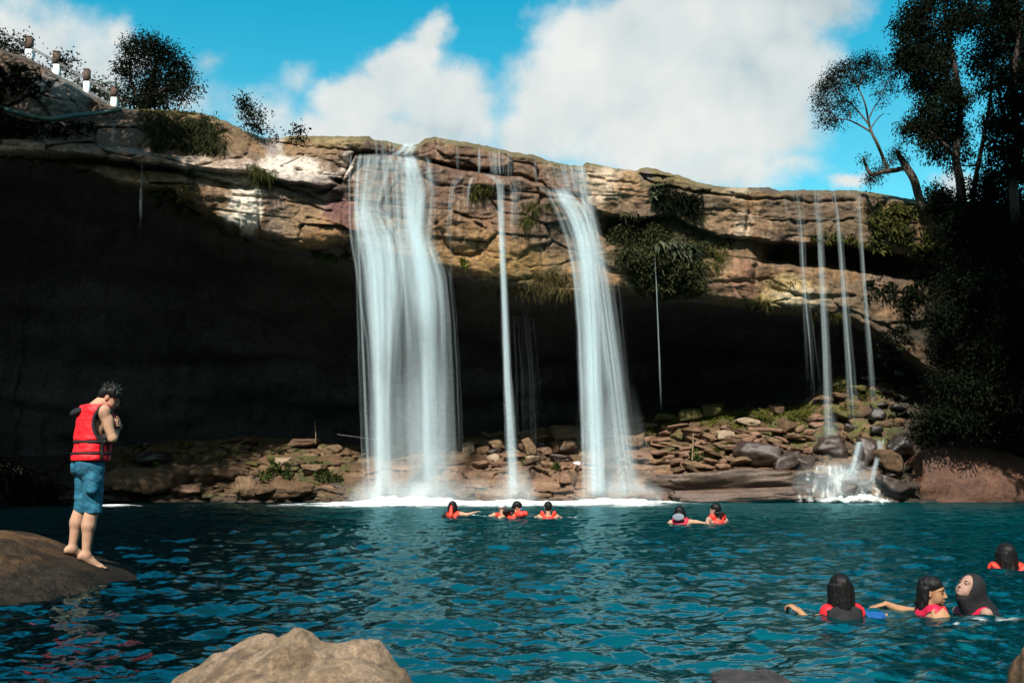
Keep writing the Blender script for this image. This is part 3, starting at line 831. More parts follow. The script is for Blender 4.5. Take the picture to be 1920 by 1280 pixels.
# layered wet slab and the reddish bank boulder at the water's edge
stone(1384, 907, 320, 56, 'wetslab', 'long dark layered slab lying at the waterline left of cascade', G, Y=36.0, tilt=3, seed=5, sub=5, p=14, depth=.28, rough=.07)
stone(1392, 930, 250, 30, 'wetslab', 'lower wet ledge stone under the long layered slab', G, Y=35.3, tilt=2, seed=9, sub=5, p=14, depth=.25, rough=.07)
stone(1850, 905, 300, 130, 'red', 'huge smooth reddish boulder sloping into the pool at right', G, Y=37.0, tilt=-10, seed=3, sub=5, p=7, depth=.6, rough=.05)
stone(1725, 930, 170, 56, 'red', 'low reddish rock sloping into water right of the cascade', G, Y=36.5, tilt=-14, seed=13, sub=5, p=6, depth=.6)

# rubble
r_ = random.Random(21)
def rub(n, x0, x1, y0, y1, mats, wr=(10, 30), hr=(5, 13)):
    for _ in range(n):
        w = r_.uniform(*wr)
        stone(r_.uniform(x0, x1), r_.uniform(y0, y1), w, r_.uniform(*hr), r_.choice(mats), tilt=r_.uniform(-22, 22), seed=r_.randint(0, 9999), sub=3, p=12, name='stone', cat='stone', dY=-.1)
rub(70, 1235, 1400, 795, 884, ['pink', 'tan', 'brown', 'tan', 'pink'], (14, 44), (6, 14))
rub(26, 1400, 1540, 790, 850, ['brown', 'pink', 'tan', 'brown'], (12, 36), (6, 14))
rub(34, 880, 1110, 815, 872, ['tan', 'brown', 'brown', 'pink', 'dark'], (12, 30), (6, 14))
rub(12, 1140, 1235, 790, 870, ['pink', 'tan', 'brown'], (14, 36), (8, 14))
rub(34, 240, 640, 832, 925, ['brown', 'brown', 'moss', 'dark', 'brown'], (12, 34), (6, 14))
rub(14, 1520, 1690, 790, 915, ['dark', 'black', 'brown'], (14, 34), (10, 20))
rub(12, 1560, 1700, 700, 780, ['black', 'brown', 'moss'], (20, 50), (10, 20))


# ------------------------------------------------------------------ the near rocks (height fields)
def near_rock(name, label, xs, ys, zf, colf, matn):
    X, Y = np.meshgrid(xs, ys)
    Z = zf(X, Y)
    V = np.stack([X, Y, Z], -1)
    c = np.array([xs.mean(), ys.mean(), 0.0])
    o = mesh(name, V.reshape(-1, 3), [grid_faces(*X.shape)], matn, org=c, col=colf(X, Y, Z).reshape(-1, 3))
    return tag(o, label, 'rock')


MANY = 9.0
LR = [(-700, 985), (-200, 985), (0, 997), (30, 1002), (60, 1012), (80, 1022), (105, 1033), (132, 1044), (165, 1053), (195, 1065), (215, 1080), (240, 1102), (300, 1128), (330, 1165), (400, 1240)]


def crest_z(X, Yc, keys):
    px = 960 + X / Yc * FPX          # close to the exact projection at eye level
    py = ip(px, keys)
    return P(px, py, Yc)[..., 2]


def left_rock_z(X, Y):
    zc = crest_z(X, MANY, LR)
    s = np.clip((MANY - Y) / 2.75, 0, 1.6); b = np.clip((Y - MANY - .25) / 1.6, 0, 1.6)
    z = zc - (zc + .25) * (s ** 2.0) - (zc + .35) * b ** 2
    bumps = .15 * fbm(X * 1.5 + 3, Y * 1.7, 1.0, 5) * sstep(.1, .6, s) + .05 * fbm(X * 4, Y * 4, 2.0, 5) * (.15 + .85 * sstep(0, .3, s)) - .05 * np.clip(ridged(X * 1.3, Y * 1.8, 4.0, 3), 0, 2) * sstep(.15, .5, s) - .06 * np.exp(-((Y - 7.9 - .25 * np.sin(X * 2)) / .12) ** 2) * sstep(.1, .3, s)
    return z + bumps


def left_rock_col(X, Y, Z):
    C = np.zeros(X.shape + (3,)) + np.array([.150, .086, .042])
    n = fbm(X * 1.6, Y * 1.6, 4.0, 5); n2 = fbm(X * 4, Y * 1.2, 8.0, 4)
    f = sstep(-.05, .18, n + .06)[..., None] * .9; C = C * (1 - f) + np.array([.030, .023, .017]) * f
    f = (sstep(.1, .5, n2))[..., None] * .5; C = C * (1 - f) + np.array([.07, .05, .032]) * f
    w = (1 - sstep(.10, .36, Z + .22 * n))[..., None] * .94; C = C * (1 - w) + np.array([.022, .020, .017]) * w
    return C


nearm = rock_mat('near_rock', None, .6, .9, .9, 5, spec=.1)
near_rock('boulder', 'large brown boulder at left that the man in a red vest stands on', np.linspace(-8.2, -2.7, 420), np.linspace(5.6, 11.0, 330), left_rock_z, left_rock_col, nearm)

F1 = [(200, 1420), (330, 1292), (345, 1280), (400, 1240), (450, 1208), (478, 1192), (500, 1187), (525, 1187), (545, 1200), (600, 1260), (700, 1420)]
F2 = [(280, 1420), (380, 1310), (430, 1270), (500, 1222), (540, 1190), (562, 1179), (580, 1178), (597, 1183), (610, 1196), (640, 1206), (670, 1204), (700, 1202), (715, 1206), (732, 1222), (755, 1250), (790, 1320), (850, 1420)]
F3 = [(300, 1420), (400, 1300), (460, 1272), (510, 1252), (560, 1250), (590, 1252), (608, 1234), (625, 1231), (700, 1233), (745, 1240), (765, 1250), (785, 1285), (840, 1420)]


def lobe(X, Y, keys, Yc, fr=.30, bk=3.0):
    zc = crest_z(X, Yc, keys)
    f = np.clip(Yc - Y, 0, 9); b = np.clip(Y - Yc, 0, 9)
    return zc - fr * f - .35 * f * f - bk * b * b / (b + .06)


def fore_rock_z(X, Y):
    w = .05 * fbm(X * 4, Y * 4, 1.0, 3)
    z = np.maximum.reduce([lobe(X, Y + w, F1, 2.78), lobe(X, Y + w, F2, 2.56, .26), lobe(X, Y + w, F3, 2.34, .22)])
    z = z + .016 * fbm(X * 9, Y * 9, 3.0, 5) - .02 * np.exp(-((Y - 2.47 - .05 * np.sin(X * 14)) / .02) ** 2)
    z = z - .05 * np.exp(-(((X + .50) / .06) ** 2 + ((Y - 2.40) / .03) ** 2))
    return np.maximum(z, -.4)


def fore_rock_col(X, Y, Z):
    C = np.zeros(X.shape + (3,)) + np.array([.225, .162, .105])
    n = fbm(X * 7, Y * 7, 4.0, 5); n2 = fbm(X * 25, Y * 25, 1.0, 3)
    f = sstep(.05, .4, n)[..., None] * .6; C = C * (1 - f) + np.array([.120, .082, .050]) * f
    f = sstep(.05, .4, -n)[..., None] * .45; C = C * (1 - f) + np.array([.28, .205, .155]) * f
    f = sstep(.2, .45, n2)[..., None] * .4; C = C * (1 - f) + np.array([.12, .085, .05]) * f
    return C


near_rock('boulder', 'sunlit tan boulder with creased lobes at bottom in the foreground', np.linspace(-1.35, .05, 420), np.linspace(1.3, 3.4, 420), fore_rock_z, fore_rock_col, rock_mat('foreground_rock', None, .4, .85, .7, 16))
stone(2010, 1290, 200, 236, 'brown', 'tan boulder cut off by the lower right corner', None, Y=3.0, seed=4, sub=5, p=6)
stone(1438, 1318, 190, 100, 'dark', 'low brown rock barely rising at the bottom edge right of centre', None, Y=2.6, seed=8, sub=5, p=5)
# ------------------------------------------------------------------ waterfalls
def water_veil_mat(name, col=(.74, .90, .96), streak=.9, emit=False):
    m, nt, out = mat_new(name)
    L = nt.links
    a = nd(nt, 'ShaderNodeAttribute', attribute_name='a').outputs['Fac']
    uv = nd(nt, 'ShaderNodeUVMap').outputs[0]
    sp = nd(nt, 'ShaderNodeSeparateXYZ'); L.new(uv, sp.inputs[0])
    fu = mth(nt, 'FRACT', sp.outputs[0])
    edge = mth(nt, 'MULTIPLY', mth(nt, 'MULTIPLY', fu, mth(nt, 'SUBTRACT', 1.0, fu)), 4.0)
    edge = mth(nt, 'POWER', edge, 1.3)
    n = noise_tex(nt, 1.0, 4, .6, uv, (9.0, .45, 1.0))
    st = nd(nt, 'ShaderNodeMapRange', interpolation_type='SMOOTHSTEP'); L.new(n, st.inputs['Value'])
    st.inputs['From Min'].default_value = .34; st.inputs['From Max'].default_value = .68; st.inputs['To Min'].default_value = 1 - streak * .85
    al = mth(nt, 'MULTIPLY', mth(nt, 'MULTIPLY', a, edge), st.outputs[0], clamp=True)
    df = nd(nt, 'ShaderNodeBsdfDiffuse'); df.inputs['Color'].default_value = col + (1,)
    tl = nd(nt, 'ShaderNodeBsdfTranslucent'); tl.inputs['Color'].default_value = col + (1,)
    m1 = nd(nt, 'ShaderNodeMixShader'); m1.inputs[0].default_value = .3
    L.new(df.outputs[0], m1.inputs[1]); L.new(tl.outputs[0], m1.inputs[2])
    tr = nd(nt, 'ShaderNodeBsdfTransparent')
    m2 = nd(nt, 'ShaderNodeMixShader'); L.new(al, m2.inputs[0])
    L.new(tr.outputs[0], m2.inputs[1]); L.new(m1.outputs[0], m2.inputs[2])
    L.new(m2.outputs[0], out.inputs[0])
    return m


VEIL = water_veil_mat('falling_water')
SPRAY = water_veil_mat('spray_water', (.78, .90, .95), .35)


def smooth1(x, k=2):
    for _ in range(k):
        y = x.copy(); y[1:-1] = .25 * x[:-2] + .5 * x[1:-1] + .25 * x[2:]; x = y
    return x


class Ribbons:
    def __init__(self, seed):
        self.r = np.random.default_rng(seed); self.V = []; self.A = []; self.U = []; self.F = []; self.n = 0

    def ribbon(self, px, py, Y, w, a, yaw):
        """centre line in photo pixels / depth, half width in metres, alpha per point."""
        m = len(px); C = P(px, py, Y)
        d = np.array([math.cos(yaw), math.sin(yaw), 0])
        W = np.broadcast_to(w, (m,))[:, None]
        bul = np.array([-math.sin(yaw), math.cos(yaw), 0]) * -.35
        V = np.stack([C - d * W, C + bul * W, C + d * W], 1)
        k = self.n + np.arange(m - 1)[:, None] * 3 + np.arange(2)[None]
        self.F.append(np.stack([k, k + 1, k + 4, k + 3], -1).reshape(-1, 4))
        off = self.r.integers(0, 400)
        u = np.broadcast_to(off + np.array([.001, .5, .999]), (m, 3))
        v = np.broadcast_to((-C[:, 2:3] + self.r.uniform(0, 50)), (m, 3))
        self.U.append(np.stack([u, v], -1).reshape(-1, 2))
        self.A.append(np.repeat(np.broadcast_to(a, (m,)), 3)); self.V.append(V.reshape(-1, 3)); self.n += m * 3

    def stream(self, keys, n, alpha=.5, wpx=(2, 7), thick=.25, fade0=6, fade1=30, cling=True, off=-.10, spread=1.0, yaw=.6, leap=.0009, base_Y=None):
        """keys: (py, px, half width in px[, strength]) down the fall."""
        K = np.array([k if len(k) == 4 else k + (1.0,) for k in keys], float)
        y0, y1 = K[0, 0], K[-1, 0]
        m = max(6, int((y1 - y0) / 9)); n = int(n * 1.1); wpx = (wpx[0] * 1.0, wpx[1] * 1.2)
        r = self.r
        for i in range(n):
            u = np.clip(r.normal(0, .5), -1.15, 1.15) * spread
            s0 = y0 + (r.uniform(0, .25) if r.random() < .5 else 0) * (y1 - y0); s1 = y1 - (r.uniform(0, .35) if r.random() < .4 else 0) * (y1 - y0)
            py = np.linspace(s0, s1, m)
            ph = r.uniform(0, 50)
            px = smooth1(np.interp(py, K[:, 0], K[:, 1]) + u * np.interp(py, K[:, 0], K[:, 2])) + 1.0 * pnoise(py / 60, ph, 0)
            st = np.interp(py, K[:, 0], K[:, 3])
            if cling:
                Yc = np.minimum.accumulate(cliff_Y(px, np.minimum(py, ip(px, BOT) - 14)))
            else:
                Yc = np.full(m, float(base_Y if base_Y else cliff_Y(np.array(K[0, 1]), np.array(K[0, 0] + 6))))
            Y = Yc + off - thick * r.uniform(0, 1) * sstep(0, 30, py - y0) - leap * (py - y0)
            a = .74 * alpha * (.05 + .64 * r.uniform(0, 1) ** 2.6) * st * sstep(-1, fade0, py - s0) * (1 - sstep(-fade1, 2, py - s1))
            w = r.uniform(*wpx) * Y / FPX * (.75 + .5 * (py - y0) / (y1 - y0))
            self.ribbon(px, py, Y, w, a, r.uniform(-yaw, yaw))

    def build(self, name, mat, parent=None, org=(0, 0, 0)):
        return mesh(name, np.vstack(self.V), [np.vstack(self.F)], mat, parent, org, True, {'a': np.concatenate(self.A)}, uv=np.vstack(self.U))


def fall(label, seed, px, py, streams, sprays=()):
    org = P(px, py, float(cliff_Y(np.array(px), np.array(py))))
    t = thing('waterfall', label, 'waterfall', org, 'waterfalls pouring over the cliff lip')
    R = Ribbons(seed)
    for s in streams: R.stream(**s)
    R.build('water_veil', VEIL, t, org)
    if sprays:
        S = Ribbons(seed + 50)
        for s in sprays: S.stream(**s)
        S.build('spray', SPRAY, t, org)
    return t


fall('broad white waterfall splitting into two veils left of centre', 1, 740, 290, [
    dict(keys=[(268, 772, 22), (280, 768, 22), (292, 756, 34)], n=46, alpha=.55, wpx=(2, 5), fade0=3, fade1=3),
    dict(keys=[(262, 716, 16), (280, 718, 15), (293, 718, 16)], n=12, alpha=.42, wpx=(1, 2.5), fade0=3, fade1=3),
    dict(keys=[(262, 742, 9), (292, 740, 8)], n=7, alpha=.45, wpx=(1, 2.5), fade0=3, fade1=3),
    # curtain over the shelf, left half
    dict(keys=[(288, 705, 40), (310, 702, 40), (340, 696, 36), (370, 690, 30), (392, 688, 28), (410, 690, 30), (450, 702, 38, 1.15), (500, 712, 38, 1.1), (560, 714, 34, .75), (640, 716, 24, .6), (750, 716, 18, .5), (850, 717, 17, .45), (938, 720, 20, .45)], n=150, alpha=.33, wpx=(2, 8)),
    dict(keys=[(386, 680, 16), (400, 690, 26), (430, 703, 34), (470, 716, 36), (520, 716, 30), (600, 718, 26), (700, 716, 18)], n=80, alpha=.42, wpx=(3, 9), fade0=14, fade1=120),
    dict(keys=[(440, 706, 18), (600, 712, 16), (800, 714, 12), (938, 716, 12)], n=45, alpha=.33, wpx=(2, 6), fade0=40, fade1=40),
    # right half
    dict(keys=[(289, 764, 40), (310, 774, 38), (340, 784, 32), (365, 788, 26), (400, 786, 24), (440, 782, 24), (470, 786, 28, 1.15), (520, 796, 34, 1.1), (590, 801, 34, .7), (680, 804, 28, .5), (800, 806, 26, .42), (938, 810, 30, .42)], n=150, alpha=.31, wpx=(2, 8)),
    dict(keys=[(292, 765, 20), (330, 768, 16), (380, 768, 14), (430, 772, 12), (448, 776, 16), (480, 786, 24), (540, 796, 26), (640, 800, 20)], n=60, alpha=.42, wpx=(2, 7), fade0=8, fade1=90),
    dict(keys=[(600, 800, 26), (660, 804, 24), (800, 806, 24), (938, 810, 22)], n=60, alpha=.24, wpx=(3, 8), fade0=110, fade1=30),
    dict(keys=[(292, 735, 40), (340, 737, 36), (400, 740, 32), (450, 744, 32), (520, 752, 34, .7), (600, 757, 34, .3), (700, 760, 36, .2), (938, 766, 38, .2)], n=90, alpha=.26, wpx=(1.5, 5), fade1=60),
    dict(keys=[(298, 800, 8), (320, 805, 6), (356, 806, 8)], n=18, alpha=.4, wpx=(1.5, 4), fade1=10),
    dict(keys=[(440, 800, 10), (470, 815, 12), (510, 830, 14), (600, 838, 16), (750, 844, 18), (920, 850, 18)], n=44, alpha=.15, wpx=(1, 4), fade0=20, fade1=90),
    dict(keys=[(296, 669, 5), (400, 668, 5), (600, 676, 8), (800, 684, 10), (930, 690, 12)], n=20, alpha=.22, wpx=(1, 3), fade1=60),
    dict(keys=[(289, 735, 60, .7), (340, 738, 58, .6), (400, 735, 54, .9), (470, 742, 58, 1.2), (540, 758, 60, 1), (700, 762, 62, .7), (938, 766, 64, .7)], n=24, alpha=.14, wpx=(9, 22), fade0=8, fade1=40),
    dict(keys=[(500, 758, 60), (700, 762, 64), (938, 764, 58)], n=80, alpha=.11, wpx=(.8, 2.4), fade0=50, fade1=60),
], [dict(keys=[(640, 762, 62, .3), (800, 766, 66, .7), (944, 770, 72, 1)], n=40, alpha=.16, wpx=(10, 26), fade0=120, fade1=20, thick=.8),
    dict(keys=[(880, 762, 110, .1), (915, 765, 130, .7), (946, 770, 160, 1)], n=110, alpha=.24, wpx=(14, 36), fade0=40, fade1=8, thick=1.2)])

fall('thin waterfall spilling over a mossy ledge in the middle of the cliff', 2, 925, 325, [
    dict(keys=[(268, 857, 8), (300, 856, 5), (318, 858, 5)], n=9, alpha=.32, wpx=(.7, 1.6), fade0=3, fade1=5),
    dict(keys=[(275, 899, 5), (300, 899, 4), (325, 900, 4)], n=9, alpha=.42, wpx=(.7, 1.8), fade0=3, fade1=3),
    dict(keys=[(277, 925, 16), (300, 927, 13), (327, 930, 12)], n=26, alpha=.42, wpx=(.7, 2.2), fade0=3, fade1=3),
    dict(keys=[(280, 955, 14), (300, 956, 12), (332, 956, 12)], n=18, alpha=.32, wpx=(.7, 1.8), fade0=3, fade1=3),
    dict(keys=[(322, 905, 24), (326, 925, 18), (332, 935, 14), (345, 936, 8), (380, 938, 6), (450, 940, 5), (560, 945, 5), (700, 950, 6), (830, 957, 9), (936, 964, 12)], n=50, alpha=.42, wpx=(1.2, 3.6), fade0=4, fade1=30),
    dict(keys=[(322, 878, 14), (330, 862, 12), (340, 850, 6), (380, 845, 4), (430, 842, 5), (460, 842, 5)], n=16, alpha=.36, wpx=(.9, 2.2), fade1=60),
    dict(keys=[(325, 892, 8), (335, 881, 5), (370, 877, 4), (400, 876, 4)], n=12, alpha=.36, wpx=(.9, 2.2), fade1=40),
    dict(keys=[(328, 958, 22), (340, 966, 20), (352, 970, 14), (380, 966, 10), (430, 964, 10), (470, 970, 8)], n=26, alpha=.26, wpx=(1, 3), fade1=100),
    dict(keys=[(440, 846, 4), (500, 847, 4), (560, 848, 5)], n=6, alpha=.2, wpx=(.8, 2), fade1=60),
    dict(keys=[(560, 975, 30), (700, 985, 34), (900, 990, 40)], n=22, alpha=.07, wpx=(.6, 1.6), fade0=60, fade1=90),
], [dict(keys=[(860, 965, 16, .3), (944, 968, 40, 1)], n=40, alpha=.3, wpx=(8, 20), fade0=50, fade1=8, thick=.8)])

fall('right-hand white waterfall fanning outward from a square notch', 3, 1060, 310, [
    dict(keys=[(304, 1058, 38), (330, 1064, 34), (366, 1072, 26)], n=60, alpha=.36, wpx=(1.2, 3.6), fade0=3, fade1=10),
    dict(keys=[(308, 1088, 10), (340, 1093, 10), (400, 1104, 12), (450, 1114, 14), (520, 1126, 17), (620, 1140, 18), (720, 1153, 18), (830, 1166, 20), (938, 1182, 26)], n=80, alpha=.30, wpx=(1.4, 5)),
    dict(keys=[(352, 1048, 18), (364, 1052, 24), (380, 1066, 28), (400, 1076, 28), (450, 1092, 25), (520, 1102, 22), (620, 1108, 20), (760, 1112, 19), (938, 1118, 20)], n=130, alpha=.42, wpx=(2, 6.5)),
    dict(keys=[(362, 1050, 14), (376, 1062, 22), (396, 1078, 22), (430, 1092, 20), (500, 1106, 18), (600, 1112, 16)], n=50, alpha=.45, wpx=(2.5, 7), fade0=6, fade1=120),
    dict(keys=[(300, 1002, 6), (330, 1003, 5), (350, 1008, 6)], n=7, alpha=.26, wpx=(.7, 1.6), fade0=3, fade1=5),
    dict(keys=[(346, 1010, 10), (356, 1024, 12), (370, 1040, 8)], n=14, alpha=.3, wpx=(1, 2.4), fade0=3, fade1=8),
    dict(keys=[(310, 1070, 30), (370, 1074, 30), (450, 1098, 28), (600, 1120, 30), (800, 1136, 34), (938, 1148, 40)], n=18, alpha=.14, wpx=(7, 16), fade0=8, fade1=40),
    dict(keys=[(460, 1118, 34), (700, 1134, 42), (938, 1152, 50)], n=80, alpha=.13, wpx=(.8, 2.4), fade0=50, fade1=60),
], [dict(keys=[(700, 1138, 40, .4), (944, 1160, 70, 1)], n=30, alpha=.14, wpx=(10, 24), fade0=120, fade1=10, thick=.8),
    dict(keys=[(880, 1150, 70, .1), (915, 1155, 80, .7), (946, 1165, 110, 1)], n=90, alpha=.27, wpx=(12, 30), fade0=50, fade1=8, thick=1.2)])

fall('single hair-thin trickle hanging from the big cliff bush', 4, 1229, 480, [
    dict(keys=[(478, 1228, 1.6), (560, 1232, 1.8), (660, 1236, 2.2), (770, 1240, 2.6)], n=10, alpha=.34, wpx=(.7, 1.5), fade0=20, fade1=90, cling=False, off=-1.0)])
RB = dict(cling=True, off=-.12, leap=.0006)
fall('faint leftmost trickle strand of the right cliff end', 5, 1495, 358, [
    dict(keys=[(357, 1470, 9), (400, 1478, 5), (420, 1480, 4)], n=7, alpha=.3, wpx=(.7, 1.6), fade0=3, fade1=20, **RB),
    dict(keys=[(357, 1492, 15), (390, 1498, 8), (440, 1503, 5), (520, 1507, 5), (640, 1518, 8), (740, 1526, 12)], n=22, alpha=.26, wpx=(.9, 2.4), fade0=3, fade1=160, **RB)])
fall('tall thin waterfall, strongest of the right-hand strands, landing on dark boulders', 6, 1532, 358, [
    dict(keys=[(356, 1532, 11), (380, 1533, 8), (440, 1537, 6), (520, 1541, 6), (650, 1548, 7), (800, 1553, 9), (878, 1558, 12)], n=50, alpha=.24, wpx=(.9, 2.6), fade0=3, fade1=30, **RB),
    dict(keys=[(560, 1534, 22), (700, 1540, 26), (860, 1548, 30)], n=26, alpha=.07, wpx=(.7, 2), fade0=60, fade1=60, cling=True, off=-.1)],
    [dict(keys=[(760, 1552, 14, .3), (885, 1562, 34, 1)], n=20, alpha=.13, wpx=(6, 16), fade0=50, fade1=10)])
fall('thin waterfall strand just right of the tallest right-hand one', 7, 1568, 358, [
    dict(keys=[(356, 1564, 10), (400, 1570, 6), (450, 1575, 4), (560, 1584, 5), (700, 1594, 7), (810, 1602, 10)], n=28, alpha=.30, wpx=(.9, 2.4), fade0=3, fade1=90, **RB)])
fall('rightmost thin waterfall strand beside the hanging creepers', 8, 1607, 358, [
    dict(keys=[(357, 1605, 9), (400, 1609, 5), (450, 1613, 4), (560, 1621, 4), (700, 1632, 6), (800, 1638, 9)], n=26, alpha=.27, wpx=(.9, 2.2), fade0=3, fade1=100, **RB)])
fall('faint trickle dripping from the cliff edge at far left', 9, 265, 300, [
    dict(keys=[(298, 267, 3), (330, 266, 2.5), (370, 264, 3), (440, 263, 4)], n=10, alpha=.28, wpx=(.7, 1.6), fade0=4, fade1=70, cling=False, off=-.5),
    dict(keys=[(305, 240, 12), (345, 238, 14)], n=7, alpha=.12, wpx=(.7, 1.6), fade0=8, fade1=20)])
fall('small trickle on the brown bank below the green pipe', 10, 214, 216, [
    dict(keys=[(214, 224, 12), (222, 216, 8), (240, 213, 5), (278, 211, 5)], n=14, alpha=.24, wpx=(.8, 2), fade0=4, fade1=16)])

# cascade running over the stones at the right
t = thing('cascade', 'small white cascade foaming over dark stones below the right-hand strands', 'cascade', P(1580, 900, 36.6))
R = Ribbons(31)
def casc(keys, n, Ya, Yb, al=.5, w=(1.2, 4), yaw=.5):
    K = np.array(keys, float)
    for i in range(n):
        u = np.clip(R.r.normal(0, .5), -1.1, 1.1)
        py = np.linspace(K[0, 0], K[-1, 0], 12); px = np.interp(py, K[:, 0], K[:, 1]) + u * np.interp(py, K[:, 0], K[:, 2])
        Y = np.linspace(Ya, Yb, 12) - .25 * R.r.uniform(0, 1)
        a = .9 * al * R.r.uniform(0, 1) ** 2.6 + .015 * sstep(-1, 5, py - K[0, 0]) * (1 - sstep(-5, 1, py - K[-1, 0]))
        R.ribbon(px, py, Y, R.r.uniform(*w) * Y / FPX, a, R.r.uniform(-yaw, yaw))
casc([(828, 1612, 7), (850, 1607, 7), (880, 1600, 10), (905, 1590, 30)], 22, 36.4, 35.6, .26, (2, 6))
casc([(826, 1650, 10), (845, 1650, 6), (875, 1640, 5), (905, 1634, 8)], 14, 36.4, 35.6, .24, (2, 5))
casc([(822, 1632, 26), (832, 1630, 26)], 14, 37.3, 37.1, .3)
R.build('water_veil', VEIL, t, P(1580, 900, 36.6))

# ------------------------------------------------------------------ foam where the water lands
def foam_mat():
    m, nt, out = mat_new('foam'); L = nt.links
    a = nd(nt, 'ShaderNodeAttribute', attribute_name='a').outputs['Fac']
    pos = nd(nt, 'ShaderNodeNewGeometry').outputs['Position']
    n = noise_tex(nt, 3.0, 7, .7, pos)
    al = nd(nt, 'ShaderNodeMapRange', interpolation_type='SMOOTHSTEP')
    L.new(mth(nt, 'ADD', mth(nt, 'MULTIPLY', a, 1.2), mth(nt, 'MULTIPLY_ADD', n, 1.2, -.80)), al.inputs['Value'])
    al.inputs['From Min'].default_value = .1; al.inputs['From Max'].default_value = 1.35
    df = nd(nt, 'ShaderNodeBsdfDiffuse'); df.inputs['Color'].default_value = (.82, .88, .88, 1)
    tr = nd(nt, 'ShaderNodeBsdfTransparent'); mx = nd(nt, 'ShaderNodeMixShader')
    L.new(al.outputs[0], mx.inputs[0]); L.new(tr.outputs[0], mx.inputs[1]); L.new(df.outputs[0], mx.inputs[2])
    L.new(mx.outputs[0], out.inputs[0])
    return m


FOAMM = foam_mat()


def foam_patch(name, label, xs, ys, af, hf):
    X, Y = np.meshgrid(xs, ys)
    a = np.clip(af(X, Y), 0, 1); Z = water_height(X, Y) * (1 - sstep(14, 34, Y) * .45) + .007 + hf(X, Y) * a
    o = mesh(name, np.stack([X, Y, Z], -1).reshape(-1, 3), [grid_faces(*X.shape)], FOAMM, attrs={'a': a})
    return tag(o, label, 'foam', kind='stuff')


def cascade_sheet():
    gx, gy = np.meshgrid(np.linspace(1460, 1690, 200), np.linspace(866, 940, 90))
    t_ = (gy - 866) / 74
    Y = 35.75 - .75 * t_ - .10 * fbm(gx / 40, gy / 22, 2.0, 3)
    half = 44 + 62 * t_; cx = 1560 + 20 * t_
    m = 1 - sstep(.55, 1.05, np.abs(gx - cx) / half + .35 * fbm(gx / 20, gy / 14, 6.0, 4))
    st = fbm(gx / 10, gy / 46, 3.0, 3)
    a = m * np.clip(.46 + .42 * st, 0, .95) * sstep(0, .12, t_) * (1 - .55 * np.exp(-((gx - 1605) / 16) ** 2 - ((gy - 905) / 11) ** 2) - .5 * np.exp(-((gx - 1540) / 14) ** 2 - ((gy - 893) / 8) ** 2))
    S_ = Ribbons(77)
    S_.stream(keys=[(850, 1565, 46, .3), (890, 1565, 70, .9), (936, 1575, 90, 1)], n=46, alpha=.30, wpx=(9, 24), fade0=30, fade1=6, cling=False, off=0, thick=.4, base_Y=35.5)
    S_.build('spray', SPRAY, t, P(1580, 900, 36.6))
    mesh('froth', P(gx, gy, Y).reshape(-1, 3), [grid_faces(*gx.shape)], FOAMM, t, P(1580, 900, 36.6), attrs={'a': a})


cascade_sheet()


def gauss(X, Y, cx, cy, rx, ry): return np.exp(-((X - cx) / rx) ** 2 - ((Y - cy) / ry) ** 2)


def xat(px, Y): return (px - 960) / FPX * Y


Yf = 34.0
def fa(X, Y):
    a = 1.3 * gauss(X, Y, xat(770, Yf), 33.0, 2.7, 3.6) + .8 * gauss(X, Y, xat(965, Yf), 33.2, 1.7, 2.8) + 1.2 * gauss(X, Y, xat(1145, Yf), 33.0, 2.0, 3.4) + .55 * gauss(X, Y, xat(1230, Yf), 34.4, 1.6, 1.3) + .6 * gauss(X, Y, xat(870, Yf), 32.5, 2.4, 2.6) + .6 * gauss(X, Y, xat(650, Yf), 31.5, 1.9, 1.6) + .5 * gauss(X, Y, xat(1050, Yf), 33.2, 1.6, 1.6)
    return a * (.8 + .5 * fbm(X * .9, Y * .9, 2.0, 4))
def fh(X, Y):
    p = sum(h * gauss(X, Y, xat(c, Yf), 34.0, r, .8) for c, h, r in [(722, .07, .8), (800, .09, 1.0), (765, .06, 1.8), (965, .06, .6), (1120, .08, .7), (1180, .07, .8)])
    return p * (1 + .7 * fbm(X * 2, Y * 2, 5.0, 4)) + .05 + .04 * fbm(X * 3, Y * 3, 1.0, 3)
foam_patch('foam', 'white churning foam band on the pool under the three main waterfalls', np.linspace(xat(540, Yf), xat(1340, Yf), 420), np.linspace(26.0, 36.2, 180), fa, fh)
foam_patch('foam', 'small pale foam patch on the water behind the standing man', np.linspace(xat(150, 31), xat(340, 31), 90), np.linspace(28.5, 33.0, 60),
           lambda X, Y: .75 * gauss(X, Y, xat(235, 31), 30.6, .8, .9) + .35 * gauss(X, Y, xat(205, 31), 30.4, .7, .6), lambda X, Y: .06 + 0 * X)
foam_patch('foam', 'white foam at the foot of the small cascade', np.linspace(xat(1500, 35.8), xat(1690, 35.8), 120), np.linspace(34.3, 37.0, 60),
           lambda X, Y: 1.1 * gauss(X, Y, xat(1575, 35.2), 35.2, 1.2, .6) + .6 * gauss(X, Y, xat(1625, 35.2), 35.2, .9, .5), lambda X, Y: .12 + .2 * fbm(X * 3, Y * 3, 1, 3))
